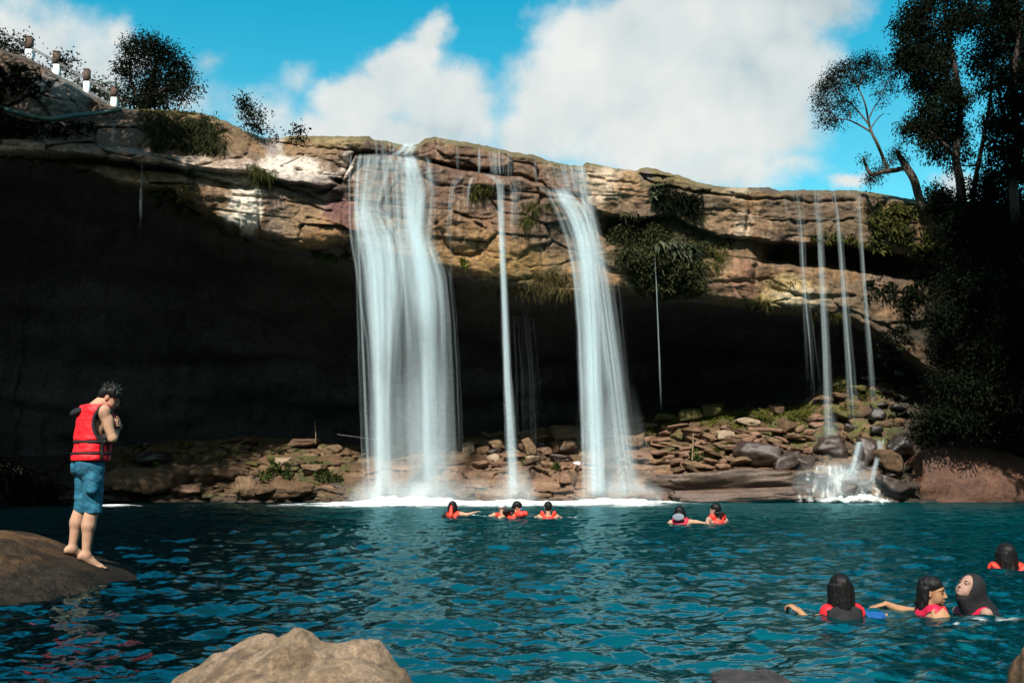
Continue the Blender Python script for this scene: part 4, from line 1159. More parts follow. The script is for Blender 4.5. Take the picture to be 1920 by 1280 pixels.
# ------------------------------------------------------------------ vegetation
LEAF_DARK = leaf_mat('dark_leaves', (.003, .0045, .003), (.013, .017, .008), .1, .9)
LEAF_MID = leaf_mat('green_leaves', (.014, .024, .008), (.070, .095, .022), .2)
LEAF_OLIVE = leaf_mat('olive_leaves', (.014, .017, .006), (.095, .097, .026), .15)
LEAF_YEL = leaf_mat('yellow_green_leaves', (.04, .052, .010), (.19, .20, .035), .25)
LEAF_GREY = leaf_mat('grey_green_leaves', (.018, .024, .014), (.12, .135, .08), .15)
BARK = rock_mat('bark', (.040, .030, .024), .5, .85, .7, 12)
BARK_PALE = rock_mat('pale_bark', (.085, .065, .05), .5, .85, .7, 12)
STEM = rock_mat('dry_stem', (.20, .155, .09), .4, .8, .4, 20)


def unit(v): return v / (np.linalg.norm(v, axis=-1, keepdims=True) + 1e-9)


def leaves(C, D, ln, wd, rng, lr):
    """Diamond leaves bent a little along the midrib. C base points, D directions."""
    n = len(C); ln = np.broadcast_to(ln, (n,))[:, None]; wd = np.broadcast_to(wd, (n,))[:, None]
    s = unit(np.cross(D, unit(rng.normal(size=(n, 3)))))
    nn = np.cross(D, s)
    mid = C + D * ln * .45 + nn * ln * .06
    tip = C + D * ln + nn * ln * -.05 + np.array([0, 0, -.12]) * ln
    V = np.stack([C, mid + s * wd * .5, tip, mid - s * wd * .5], 1).reshape(-1, 3)
    F = np.arange(n * 4).reshape(-1, 4)
    return V, F, np.repeat(np.broadcast_to(lr, (n,)), 4)


def blades(C, D, ln, wd, droop, rng, lr, seg=4):
    n = len(C); ln = np.broadcast_to(ln, (n,)); V = []
    side = unit(np.cross(D, unit(rng.normal(size=(n, 3)) + np.array([0, 0, .3]))))
    for k in range(seg + 1):
        t = k / seg
        c = C + D * (ln * t)[:, None] + np.array([0, 0, -1.0]) * (droop * ln * t * t)[:, None]
        w = wd * (1 - t) ** .6 * (.4 + .6 * min(1, t * 4)) + .0006
        V += [c - side * (w * .5), c + side * (w * .5)]
    V = np.stack(V, 1)
    m = 2 * (seg + 1)
    b = np.arange(n)[:, None] * m + np.arange(seg)[None] * 2
    F = np.stack([b, b + 1, b + 3, b + 2], -1).reshape(-1, 4)
    return V.reshape(-1, 3), F, np.repeat(np.broadcast_to(lr, (n,)), m)


def foliage(name, parts, mat, parent, org):
    V = np.vstack([p[0] for p in parts]); a = np.concatenate([p[2] for p in parts])
    k = 0; F = []
    for p in parts: F.append(p[1] + k); k += len(p[0])
    return mesh(name, V, [np.vstack(F)], mat, parent, org, False, {'lr': np.clip(a, 0, 1)})


def curve(pts, n=8):
    pts = np.asarray(pts, float)
    t = np.linspace(0, len(pts) - 1, n * (len(pts) - 1) + 1)
    i = np.clip(t.astype(int), 0, len(pts) - 2); f = (t - i)[:, None]
    p0 = pts[np.clip(i - 1, 0, None)]; p1 = pts[i]; p2 = pts[i + 1]; p3 = pts[np.clip(i + 2, None, len(pts) - 1)]
    return .5 * (2 * p1 + (p2 - p0) * f + (2 * p0 - 5 * p1 + 4 * p2 - p3) * f ** 2 + (3 * p1 - p0 - 3 * p2 + p3) * f ** 3)


def tree(name, label, Y, trunks, clusters, mat, seed, leaf=.13, wid=.4, group=None, bark=None, limb_r=2.2, clump=9, twigs=7, hang=.3, shell=.5, cat='tree', up=0.0):
    """trunks: lists of (px, py, radius px); clusters: (px, py, rx, ry, clumps, depth shift in m)."""
    rng = np.random.default_rng(seed); k = Y / FPX
    org = P(trunks[0][0][0], trunks[0][0][1], Y)
    root = thing(name, label, cat, org, group)
    W = MB(); nodes = []
    for tr in trunks:
        a = np.array(tr, float)
        pts = P(a[:, 0], a[:, 1], Y + np.array([.25 * math.sin(i * 2.1 + seed) * (i > 0) for i in range(len(a))]))
        c = curve(pts, 6); r = np.interp(np.linspace(0, len(a) - 1, len(c)), np.arange(len(a)), a[:, 2]) * k
        W.tube(c, r, 8); nodes += list(zip(c[len(c) // 3:], r[len(c) // 3:]))
    npos = np.array([n[0] for n in nodes]); parts = []
    for ci, cl in enumerate(clusters):
        cx, cy, rx, ry, nc = cl[:5]; dz = cl[5] if len(cl) > 5 else rng.uniform(-1, 1) * rx * k * .8
        c = P(cx, cy, Y + dz)
        R = np.array([rx * k, max(rx, ry) * k * .9, ry * k])
        cost = np.linalg.norm((npos - c) * [1, 1, 1], axis=1) + .9 * np.clip(npos[:, 2] - c[2], 0, 9) * 1.5
        j = int(cost.argmin()); s = npos[j]
        mid = (s + c) / 2 + rng.normal(size=3) * np.linalg.norm(c - s) * .09 + np.array([0, 0, np.linalg.norm(c - s) * .10])
        lc = curve([s, mid, c], 6)
        W.tube(lc, np.linspace(min(nodes[j][1] * .75, limb_r * k), .45 * k, len(lc)), 5)
        U = unit(rng.normal(size=(nc, 3))) * (rng.uniform(0, 1, (nc, 1)) ** shell)
        pc = c + U * R
        for q in range(min(twigs, nc)):
            f = lc[rng.integers(len(lc) // 2, len(lc))]
            W.tube(curve([f, (f + pc[q]) / 2 + rng.normal(size=3) * .05, pc[q]], 3), np.linspace(.55 * k, .2 * k, 7), 4)
        base = np.repeat(pc, clump, 0) + rng.normal(size=(nc * clump, 3)) * (leaf * .9 + .06)
        D = unit(rng.normal(size=(nc * clump, 3)) * .8 + np.repeat(U, clump, 0) * .8 + np.array([0, 0, -hang + up]))
        tone = np.repeat(rng.uniform(0, .65, nc), clump) + rng.uniform(0, .35, nc * clump)
        parts.append(leaves(base, D, leaf * rng.uniform(.6, 1.3, nc * clump), leaf * wid, rng, tone))
    W.build('trunk', bark or BARK, root, org)
    foliage('crown', parts, mat, root, org)
    return root


# left skyline
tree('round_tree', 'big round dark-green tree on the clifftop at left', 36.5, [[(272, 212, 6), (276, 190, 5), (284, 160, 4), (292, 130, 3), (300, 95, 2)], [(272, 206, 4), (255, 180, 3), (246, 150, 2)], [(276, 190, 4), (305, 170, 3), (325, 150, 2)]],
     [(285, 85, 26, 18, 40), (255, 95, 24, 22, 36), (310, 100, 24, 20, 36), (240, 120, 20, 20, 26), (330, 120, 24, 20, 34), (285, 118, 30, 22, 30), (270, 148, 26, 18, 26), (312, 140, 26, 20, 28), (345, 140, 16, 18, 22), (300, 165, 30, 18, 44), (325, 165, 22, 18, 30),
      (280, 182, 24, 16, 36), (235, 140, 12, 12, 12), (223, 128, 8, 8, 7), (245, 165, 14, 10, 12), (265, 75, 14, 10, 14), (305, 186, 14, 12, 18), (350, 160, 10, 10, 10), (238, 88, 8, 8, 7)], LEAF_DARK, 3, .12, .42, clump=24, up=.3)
tree('small_tree', 'small slanting tree at the right foot of the big round tree', 36.0, [[(334, 210, 1.6), (337, 198, 1.4), (344, 185, 1)]], [(345, 176, 17, 14, 22), (358, 165, 12, 9, 12), (335, 185, 10, 8, 10), (375, 162, 6, 5, 5)], LEAF_DARK, 5, .14, .36, clump=8)
tree('sapling', 'thin crooked sapling standing alone on the cliff skyline', 35.0, [[(492, 252, 1.8), (484, 240, 1.5), (470, 222, 1.2), (460, 200, 1)], [(484, 240, 1.2), (490, 222, .9), (489, 208, .6)]],
     [(458, 188, 9, 12, 14), (462, 205, 10, 10, 12), (474, 216, 11, 9, 12), (466, 234, 9, 6, 8), (482, 240, 11, 8, 12), (489, 212, 5, 8, 5)], LEAF_DARK, 7, .11, .5, clump=18)
tree('skyline_shrub', 'tiny dark shrub on the bare skyline left of the broad waterfall', 35.5, [[(560, 256, 1), (559, 248, .8), (557, 244, .6)]], [(560, 247, 10, 6, 12), (552, 250, 6, 4, 6)], LEAF_DARK, 9, .13, .5, cat='shrub')
tree('skyline_shrub', 'tiny sprig of leaves on skyline just right of the sapling', 35.5, [[(517, 259, .8), (517, 255, .6)]], [(517, 254, 5, 4, 6)], LEAF_DARK, 10, .12, .5, cat='shrub')
for i, (lab, tr, cl, mt) in enumerate([
    ('dark bushy shrub at the far left behind the first fence post', (20, 118), [(14, 88, 26, 22, 40), (38, 96, 18, 18, 26), (-15, 70, 30, 30, 40), (45, 75, 8, 9, 8), (10, 112, 30, 14, 30), (44, 112, 16, 10, 18)], LEAF_DARK),
    ('rounded shrub between the second and third fence posts', (122, 145), [(108, 118, 10, 14, 16), (125, 125, 12, 16, 26), (116, 110, 9, 8, 10)], LEAF_DARK),
    ('olive low bushes along the fence between third and fifth posts', (186, 196), [(145, 155, 18, 12, 22), (185, 165, 20, 14, 30), (200, 180, 20, 14, 30), (225, 178, 14, 14, 22), (240, 190, 16, 12, 24), (170, 172, 16, 10, 18), (205, 158, 9, 8, 8)], LEAF_GREY),
    ('dark undergrowth at the foot of the big round tree', (262, 208), [(250, 196, 18, 12, 30), (275, 200, 22, 10, 36), (300, 202, 24, 7, 30)], LEAF_DARK)]):
    tree('shrub', lab, 38.5 if i < 3 else 36.2, [[(tr[0], tr[1], 1.6), (tr[0] + 2, tr[1] - 12, 1.2), (tr[0], tr[1] - 22, .8)]], cl, mt, 20 + i, .15, .45, 'shrubs along the clifftop fence', cat='shrub', clump=8, twigs=4)

# right skyline
tree('leaning_tree', 'slender tree with a flat fan-shaped crown leaning out from the cliff at right', 37.5,
     [[(1738, 392, 9), (1724, 372, 8), (1714, 338, 7.5), (1700, 314, 7), (1686, 292, 5), (1682, 282, 3)],
      [(1698, 314, 5), (1680, 319, 5), (1656, 322, 4.5), (1634, 327, 4), (1624, 312, 3), (1619, 296, 2)],
      [(1664, 320, 4), (1658, 302, 3.2), (1645, 270, 3), (1634, 248, 2.6), (1628, 225, 2), (1622, 195, 1.6), (1610, 165, 1.2)],
      [(1634, 248, 2), (1612, 235, 1.7), (1590, 225, 1.4), (1566, 222, 1)], [(1630, 235, 1.8), (1606, 205, 1.5), (1580, 180, 1.2), (1560, 168, .8)], [(1628, 225, 1.6), (1640, 200, 1.2), (1655, 180, .9)], [(1632, 242, 1.4), (1646, 222, 1), (1658, 212, .7)]],
     [(1545, 165, 18, 14, 28), (1537, 190, 14, 14, 20), (1560, 145, 18, 12, 28), (1580, 130, 20, 12, 30), (1605, 120, 20, 12, 30), (1630, 114, 18, 12, 28), (1652, 128, 16, 14, 22), (1668, 150, 14, 12, 9), (1675, 168, 9, 9, 6), (1550, 205, 16, 10, 14), (1545, 225, 12, 9, 10),
      (1568, 228, 16, 8, 14), (1575, 165, 20, 16, 24), (1600, 150, 22, 16, 26), (1628, 145, 20, 16, 22), (1575, 195, 20, 16, 22), (1600, 190, 14, 14, 6), (1645, 175, 14, 12, 6), (1655, 195, 10, 10, 4), (1592, 212, 14, 9, 8),
      (1620, 298, 5, 10, 7), (1640, 330, 16, 9, 14), (1630, 338, 10, 6, 8), (1655, 315, 12, 8, 8), (1672, 300, 10, 10, 9), (1684, 284, 12, 9, 12), (1692, 300, 7, 8, 5)], LEAF_DARK, 31, .095, .40, clump=24, twigs=8, limb_r=1.4, bark=BARK_PALE)
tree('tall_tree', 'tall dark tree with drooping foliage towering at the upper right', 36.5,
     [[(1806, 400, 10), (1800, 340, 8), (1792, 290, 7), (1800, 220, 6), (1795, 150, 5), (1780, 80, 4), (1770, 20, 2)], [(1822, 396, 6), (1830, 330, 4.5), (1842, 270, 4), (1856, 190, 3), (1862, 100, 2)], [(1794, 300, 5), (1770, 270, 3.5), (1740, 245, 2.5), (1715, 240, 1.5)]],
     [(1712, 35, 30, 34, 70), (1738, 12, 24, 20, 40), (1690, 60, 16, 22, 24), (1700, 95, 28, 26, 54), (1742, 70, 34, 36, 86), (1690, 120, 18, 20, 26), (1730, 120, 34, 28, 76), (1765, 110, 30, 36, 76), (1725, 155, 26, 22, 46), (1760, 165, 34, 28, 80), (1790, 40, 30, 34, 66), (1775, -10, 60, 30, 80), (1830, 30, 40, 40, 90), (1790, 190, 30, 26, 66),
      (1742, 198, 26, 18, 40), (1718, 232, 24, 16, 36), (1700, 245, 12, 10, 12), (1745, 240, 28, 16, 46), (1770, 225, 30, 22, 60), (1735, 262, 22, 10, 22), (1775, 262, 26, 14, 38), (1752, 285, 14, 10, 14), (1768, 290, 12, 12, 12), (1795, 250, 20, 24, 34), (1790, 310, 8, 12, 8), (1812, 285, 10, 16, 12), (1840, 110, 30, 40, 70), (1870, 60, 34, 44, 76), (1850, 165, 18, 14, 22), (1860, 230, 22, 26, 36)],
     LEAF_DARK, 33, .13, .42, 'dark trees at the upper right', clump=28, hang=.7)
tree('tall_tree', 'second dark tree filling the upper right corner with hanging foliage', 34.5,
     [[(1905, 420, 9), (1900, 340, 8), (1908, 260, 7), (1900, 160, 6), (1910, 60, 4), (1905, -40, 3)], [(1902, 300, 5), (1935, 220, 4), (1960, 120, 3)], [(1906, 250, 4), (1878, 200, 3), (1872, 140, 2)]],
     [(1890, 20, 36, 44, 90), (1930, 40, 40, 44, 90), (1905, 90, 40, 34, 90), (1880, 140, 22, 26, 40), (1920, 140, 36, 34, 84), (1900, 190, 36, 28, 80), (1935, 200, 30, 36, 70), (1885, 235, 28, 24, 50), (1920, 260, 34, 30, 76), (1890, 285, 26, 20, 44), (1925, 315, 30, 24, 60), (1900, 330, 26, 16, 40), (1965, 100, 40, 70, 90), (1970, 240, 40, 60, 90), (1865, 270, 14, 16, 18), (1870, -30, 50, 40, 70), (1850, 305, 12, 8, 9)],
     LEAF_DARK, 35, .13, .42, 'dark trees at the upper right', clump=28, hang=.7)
tree('bush', 'dark brushwood added to stand in for shade at the far left shore', 34.5, [[(10, 945, 2), (14, 915, 1.5), (8, 890, 1)]], [(-40, 890, 40, 36, 70), (10, 900, 34, 34, 80), (50, 915, 30, 26, 60), (-90, 880, 40, 50, 60), (90, 925, 24, 18, 40)], LEAF_DARK, 59, .14, .45, cat='bush', clump=20, twigs=4, hang=.4)  # brushwood added to blacken the sunlit end of the left shore
BG = 'dark bushes covering the right bank'
for i, (lab, Yb, tr, cl, mt) in enumerate([
    ('small leafy bush beside the leaning tree foot', 37.0, (1765, 390), [(1752, 362, 14, 10, 18), (1770, 370, 20, 14, 34), (1760, 382, 22, 12, 34)], LEAF_DARK),
    ('dark brushwood under the tall tree trunks', 36.0, (1850, 400), [(1835, 352, 26, 16, 30), (1860, 340, 26, 18, 34), (1880, 365, 30, 20, 46), (1840, 385, 34, 16, 50), (1800, 395, 30, 14, 44), (1910, 380, 36, 24, 60), (1870, 322, 16, 10, 12)], LEAF_DARK),
    ('dense dark bush on the upper right bank below the trees', 35.0, (1840, 470), [(1800, 430, 34, 30, 80), (1850, 430, 44, 30, 100), (1905, 430, 44, 34, 100), (1810, 480, 30, 24, 66), (1860, 485, 44, 30, 100), (1915, 490, 40, 34, 90), (1960, 450, 40, 50, 70)], LEAF_DARK),
    ('dense dark bush halfway down the right bank', 34.6, (1840, 580), [(1790, 540, 34, 28, 70), (1840, 545, 44, 34, 100), (1900, 550, 44, 36, 100), (1770, 590, 34, 26, 60), (1820, 600, 44, 30, 90), (1880, 610, 46, 34, 100), (1930, 600, 40, 40, 80)], LEAF_DARK),
    ('dense dark bush low on the right bank above the reddish boulder', 34.8, (1840, 700), [(1780, 660, 40, 28, 80), (1840, 665, 46, 34, 100), (1905, 670, 46, 36, 100), (1770, 715, 34, 24, 60), (1820, 730, 44, 28, 90), (1885, 740, 46, 30, 100), (1940, 720, 40, 40, 80)], LEAF_DARK),
    ('straggling dark plants just above the reddish boulder', 35.2, (1800, 800), [(1750, 775, 34, 20, 40), (1800, 785, 40, 20, 60), (1860, 795, 40, 18, 60), (1920, 800, 36, 24, 60), (1730, 810, 24, 18, 26)], LEAF_DARK)]):
    tree('bush', lab, Yb, [[(tr[0], tr[1], 2), (tr[0] + 3, tr[1] - 20, 1.5), (tr[0], tr[1] - 40, 1)]], cl, mt, 60 + i, .14, .45, BG, cat='bush', clump=24, twigs=4, hang=.5)


# unseen trees added outside the view to shade the cliff ends and shore
def added_shade_tree(label, base, crown, seed, n=520):
    rng = np.random.default_rng(seed); base = np.array(base, float)
    root = thing('added_shade_tree', label, 'tree', base, 'unseen trees added to shade the banks')
    W = MB(); parts = []
    top = np.array(crown[0][0], float)
    tr = curve([base, base * .6 + top * .4 + rng.normal(size=3) * .4, top], 8); W.tube(tr, np.linspace(.5, .16, len(tr)), 9)
    for c, r in crown:
        c = np.array(c, float); r = np.array(r, float)
        s = tr[rng.integers(len(tr) // 2, len(tr))]; lc = curve([s, (s + c) / 2 + [0, 0, .6], c], 6); W.tube(lc, np.linspace(.16, .05, len(lc)), 5)
        U = unit(rng.normal(size=(n, 3))) * rng.uniform(.2, 1, (n, 1)) ** .5; pc = c + U * r
        for q in range(10): W.tube(curve([lc[-1 - q % 4], (lc[-1] + pc[q]) / 2, pc[q]], 3), np.linspace(.05, .015, 7), 4)
        k = 9; B = np.repeat(pc, k, 0) + rng.normal(size=(n * k, 3)) * .28
        parts.append(leaves(B, unit(rng.normal(size=(n * k, 3)) + [0, 0, -.4]), .34 * rng.uniform(.6, 1.3, n * k), .15, rng, rng.uniform(0, 1, n * k)))
    W.build('trunk', BARK, root, base); foliage('crown', parts, LEAF_DARK, root, base)


added_shade_tree('huge unseen tree added on the left bank to shade the left cliff', (-24, 24, 0), [((-19, 25, 19), (4.0, 4, 3)), ((-15.5, 25.5, 20), (2.6, 3, 2.4)), ((-22, 26, 21), (4, 4, 3.5)), ((-17, 22, 17.5), (3.0, 3, 2.2))], 1)
added_shade_tree('unseen leafy tree added for shade on the left bank nearer the viewer', (-23, 17, 0), [((-20.5, 19, 18.5), (3.6, 3.5, 2.6)), ((-21, 16, 17), (4, 4, 3))], 2)
added_shade_tree('unseen leafy tree added outside the view to shade the right bank', (21, 27, 0), [((16.0, 25.5, 16.5), (3.0, 3.4, 3.2)), ((17.5, 26, 12.5), (2.6, 3, 2.6)), ((19, 26, 20), (4, 4, 3)), ((15.5, 25.5, 21), (2.4, 3, 2.4)), ((20.5, 25.5, 15.5), (3.4, 3.4, 3.4))], 3)


# ------------------------------------------------------------------ plants growing on the cliff
def cliff_plant(name, label, blobs, mat, seed, kind='blade', ln=.5, wd=.03, droop=.8, n=300, outw=.5, thick=.35, cat='plant', group=None, Yf=None, upw=.35):
    rng = np.random.default_rng(seed)
    Yf = Yf or (lambda px, py: cliff_Y(px, py))
    c0 = np.array(blobs[0][:2], float); org = P(c0[0], c0[1], float(Yf(c0[0], c0[1])))
    parts = []
    tot = sum(b[2] * b[3] for b in blobs)
    for (cx, cy, rx, ry) in blobs:
        m = max(4, int(n * rx * ry / tot)); nc = max(3, m // 9)
        cc = rng.normal(size=(nc, 2)) * .45
        cc = cc / np.maximum(1, np.hypot(cc[:, 0], cc[:, 1]))[:, None]
        tone = rng.uniform(0, .6, nc)
        idx = rng.integers(0, nc, m)
        px = cx + cc[idx, 0] * rx + rng.normal(size=m) * rx * .07; py = cy + cc[idx, 1] * ry + rng.normal(size=m) * ry * .07
        Y = Yf(px, py) - rng.uniform(-.05, thick, m) * (1 - .6 * np.hypot(cc[idx, 0], cc[idx, 1]))
        C = P(px, py, Y)
        D = unit(rng.normal(size=(m, 3)) * .55 + np.array([0, -outw, upw]))
        lr = tone[idx] + rng.uniform(0, .4, m)
        if kind == 'blade': parts.append(blades(C, D, ln * rng.uniform(.5, 1.25, m), wd, droop, rng, lr))
        else: parts.append(leaves(C, unit(D + np.array([0, 0, -droop * .8])), ln * rng.uniform(.5, 1.3, m), wd * np.ones(m), rng, lr))
    o = foliage(name, parts, mat, None, org)
    return tag(o, label, cat, group)


CG = 'plants hanging from the cliff'
cliff_plant('hanging_grass', 'large dark mound of drooping grass below the big round tree', [(300, 232, 40, 26), (340, 245, 55, 32), (385, 250, 40, 36), (350, 268, 50, 22), (300, 262, 22, 26), (400, 278, 22, 14)], leaf_mat('dark_grass', (.010, .013, .006), (.060, .062, .026), .15), 1, 'blade', .45, .04, .9, 4200, .5, .5, 'grass', CG)
cliff_plant('moss_cap', 'thin olive moss cap along the top of the grass mound', [(300, 211, 36, 4), (350, 213, 36, 4), (270, 209, 14, 4)], LEAF_OLIVE, 2, 'blade', .16, .03, .3, 700, .2, .1, 'moss', CG)
cliff_plant('grass_tuft', 'grey-green grass tuft hanging under the white ledge streaks', [(497, 334, 22, 14), (490, 322, 24, 8), (470, 312, 14, 5)], LEAF_OLIVE, 3, 'blade', .36, .03, 1.1, 600, .5, .2, 'grass', CG)
cliff_plant('creeper', 'dark leafy creeper at the shaded lower edge of the left cliff', [(330, 372, 40, 26), (300, 360, 24, 14), (350, 392, 24, 14)], LEAF_OLIVE, 4, 'leaf', .22, .10, .8, 420, .5, .25, 'plant', CG)
cliff_plant('rim_plants', 'sparse small leaves along the left cave rim', [(400, 424, 24, 8), (430, 440, 18, 6), (460, 448, 14, 5)], LEAF_OLIVE, 5, 'leaf', .2, .08, .8, 120, .5, .2, 'plant', CG)
cliff_plant('rim_plants', 'leafy rim plants dangling below the golden rock boss left of broad waterfall', [(615, 480, 28, 8), (650, 478, 16, 8), (590, 478, 14, 5)], LEAF_MID, 6, 'leaf', .24, .09, .9, 200, .5, .25, 'plant', CG)
cliff_plant('grass_tuft', 'small bright tuft in the crack right of the broad waterfall', [(869, 489, 8, 7), (876, 496, 6, 8)], LEAF_YEL, 7, 'leaf', .2, .07, .8, 70, .5, .2, 'grass', CG)
cliff_plant('grass_tuft', 'dull grass clump on the ledge below the thin waterfall spill', [(905, 356, 20, 14), (885, 368, 10, 10)], LEAF_OLIVE, 8, 'blade', .24, .03, 1.0, 360, .4, .2, 'grass', CG)
cliff_plant('grass_tuft', 'brown-green grass clump left of the square notch waterfall', [(1000, 392, 26, 24), (985, 420, 14, 16), (1030, 385, 18, 14)], LEAF_OLIVE, 9, 'blade', .26, .03, 1.0, 600, .4, .2, 'grass', CG)
cliff_plant('hanging_grass', 'brownish grass fringe along the central cave rim', [(1035, 525, 50, 24), (980, 545, 40, 10), (930, 543, 36, 8), (1060, 548, 30, 12), (1120, 545, 24, 12)], leaf_mat('brown_grass', (.035, .028, .012), (.15, .12, .05), .2), 10, 'blade', .30, .03, 1.1, 1500, .5, .25, 'grass', CG)
cliff_plant('fern', 'fern clump below the mossy hump at the cliff top', [(1240, 358, 22, 16), (1262, 375, 36, 20), (1290, 372, 30, 12), (1300, 395, 20, 12), (1245, 385, 18, 14)], LEAF_DARK, 11, 'blade', .36, .06, .8, 1100, .5, .4, 'fern', CG)
cliff_plant('fern', 'pale broad-leaved fronds at left edge of the fern clump', [(1227, 355, 10, 10), (1224, 362, 9, 8)], LEAF_GREY, 12, 'leaf', .42, .10, .9, 70, .7, .4, 'fern', CG)
cliff_plant('big_cliff_bush', 'large grey-green bush hanging on the cliff right of the square notch waterfall', [(1175, 430, 34, 30), (1225, 436, 36, 22), (1228, 490, 48, 44), (1285, 508, 40, 46), (1180, 478, 24, 30), (1240, 542, 44, 18), (1300, 462, 26, 20), (1148, 436, 18, 20), (1312, 540, 16, 16), (1205, 520, 18, 26)], leaf_mat('bush_leaves', (.010, .014, .007), (.078, .084, .036), .15), 13, 'leaf', .23, .055, .9, 11000, .55, .55, 'bush', CG)
cliff_plant('long_leaf_plant', 'pale long-leaved plant in the middle of the large cliff bush', [(1270, 462, 24, 12), (1290, 470, 16, 12), (1236, 455, 10, 9)], LEAF_GREY, 14, 'leaf', .60, .13, 1.0, 130, .8, 1.0, 'plant', CG)
cliff_plant('grass_tuft', 'dry grass patch at the right edge of the large cliff bush', [(1340, 490, 26, 26), (1350, 465, 30, 14)], LEAF_OLIVE, 15, 'blade', .35, .03, 1.1, 420, .4, .2, 'grass', CG)
cliff_plant('long_leaf_plant', 'small pale-leaved plant in the dark undercut at right', [(1452, 478, 16, 8)], LEAF_GREY, 16, 'leaf', .36, .08, 1, 50, .7, .4, 'plant', CG)
cliff_plant('grass_tuft', 'mossy grass patch on the lower right rock bed', [(1430, 565, 20, 16), (1470, 530, 30, 8), (1560, 590, 40, 10)], LEAF_OLIVE, 17, 'blade', .3, .03, 1.0, 360, .4, .15, 'grass', CG)
cliff_plant('creeper', 'curtain of hanging creepers right of the rightmost thin waterfall', [(1650, 420, 30, 44), (1690, 430, 34, 46), (1735, 460, 34, 30), (1765, 470, 24, 20), (1640, 470, 24, 14), (1680, 395, 40, 20)], LEAF_OLIVE, 18, 'leaf', .26, .085, 1.3, 2000, .5, .4, 'creeper', CG)
cliff_plant('creeper', 'fringe of creepers along the dark undercut between the thin right-hand strands', [(1560, 445, 26, 16), (1590, 450, 22, 16), (1530, 448, 16, 10), (1620, 450, 14, 16), (1600, 475, 16, 12)], LEAF_OLIVE, 19, 'leaf', .22, .08, 1.2, 460, .5, .3, 'creeper', CG)
cliff_plant('creeper', 'sparse dark creepers on the shaded right bank wall', [(1650, 540, 40, 30), (1700, 560, 40, 50), (1680, 640, 40, 36), (1730, 520, 40, 30)], LEAF_DARK, 20, 'leaf', .24, .09, 1.2, 900, .5, .4, 'creeper', CG)
cliff_plant('dark_scrub', 'dark scrub on the shaded bank at far left below the green pipe', [(40, 240, 60, 18), (110, 245, 60, 14), (-30, 240, 60, 30), (170, 235, 30, 10), (30, 140, 50, 22), (60, 165, 40, 16), (-20, 170, 50, 40)], LEAF_DARK, 21, 'leaf', .24, .09, .6, 2200, .5, .6, 'scrub', CG)

# shore plants
SG = 'plants on the far shore'
sy = lambda px, py: shore_Y(px, py) - .12
for i, (lab, bl, mt, n, ln) in enumerate([
    ('left of two low green shrubs on the left shore', [(520, 880, 24, 16), (500, 892, 16, 10), (542, 893, 16, 10)], LEAF_MID, 420, .20),
    ('right of two low green shrubs on the left shore', [(606, 888, 26, 18), (590, 876, 14, 8), (625, 898, 14, 9)], LEAF_MID, 460, .20),
    ('bright yellow-green sprig above the broad humped boulder', [(296, 866, 11, 10)], LEAF_YEL, 70, .2),
    ('yellow-green leaves at the back of left shore', [(350, 839, 13, 6)], LEAF_YEL, 60, .2),
    ('sparse dark-green plants beside the standing man', [(240, 860, 26, 20), (262, 842, 20, 12)], LEAF_MID, 120, .2),
    ('small leafy plants at back of the left shore', [(470, 842, 12, 6)], LEAF_OLIVE, 60, .18), ('low leaves at the back of left shore right of the bent branch', [(522, 848, 12, 6)], LEAF_OLIVE, 60, .18),
    ('green plant at the foot of the thin stake in the rubble', [(1308, 852, 14, 16), (1304, 858, 14, 12)], LEAF_MID, 260, .2),
    ('weeds growing by the right edge of the right waterfall', [(1210, 815, 22, 20), (1228, 800, 18, 14)], LEAF_OLIVE, 300, .2),
    ('dark plant on the shelf below the stone pile', [(1040, 874, 20, 9), (985, 868, 10, 6)], LEAF_MID, 200, .16)]):
    cliff_plant('shore_plant', lab, bl, mt, 100 + i, 'leaf', ln, ln * .4, .1, n, .4, .25, 'plant', SG, sy, .9)
o = cliff_plant('grass', 'green grass growing along the crest of the sunlit rubble', [(1390, 778, 50, 14), (1340, 790, 30, 12), (1440, 780, 40, 14), (1490, 775, 40, 14), (1520, 770, 30, 16), (1260, 795, 30, 8), (1380, 800, 30, 8), (1500, 800, 20, 9), (1590, 770, 26, 14), (1340, 850, 20, 10), (1375, 835, 20, 8)], LEAF_YEL, 130, 'blade', .30, .035, .6, 2600, .3, .1, 'grass', None, sy, 1.0)
tag(o, kind='stuff')
o = cliff_plant('grass', 'mossy grass on the high ledge right of the thin strands', [(1640, 700, 50, 20), (1600, 715, 40, 14), (1680, 715, 24, 18), (1570, 725, 30, 10), (1620, 740, 30, 10)], LEAF_OLIVE, 131, 'blade', .28, .04, .8, 2000, .4, .15, 'grass', None, sy, .8)
tag(o, kind='stuff')

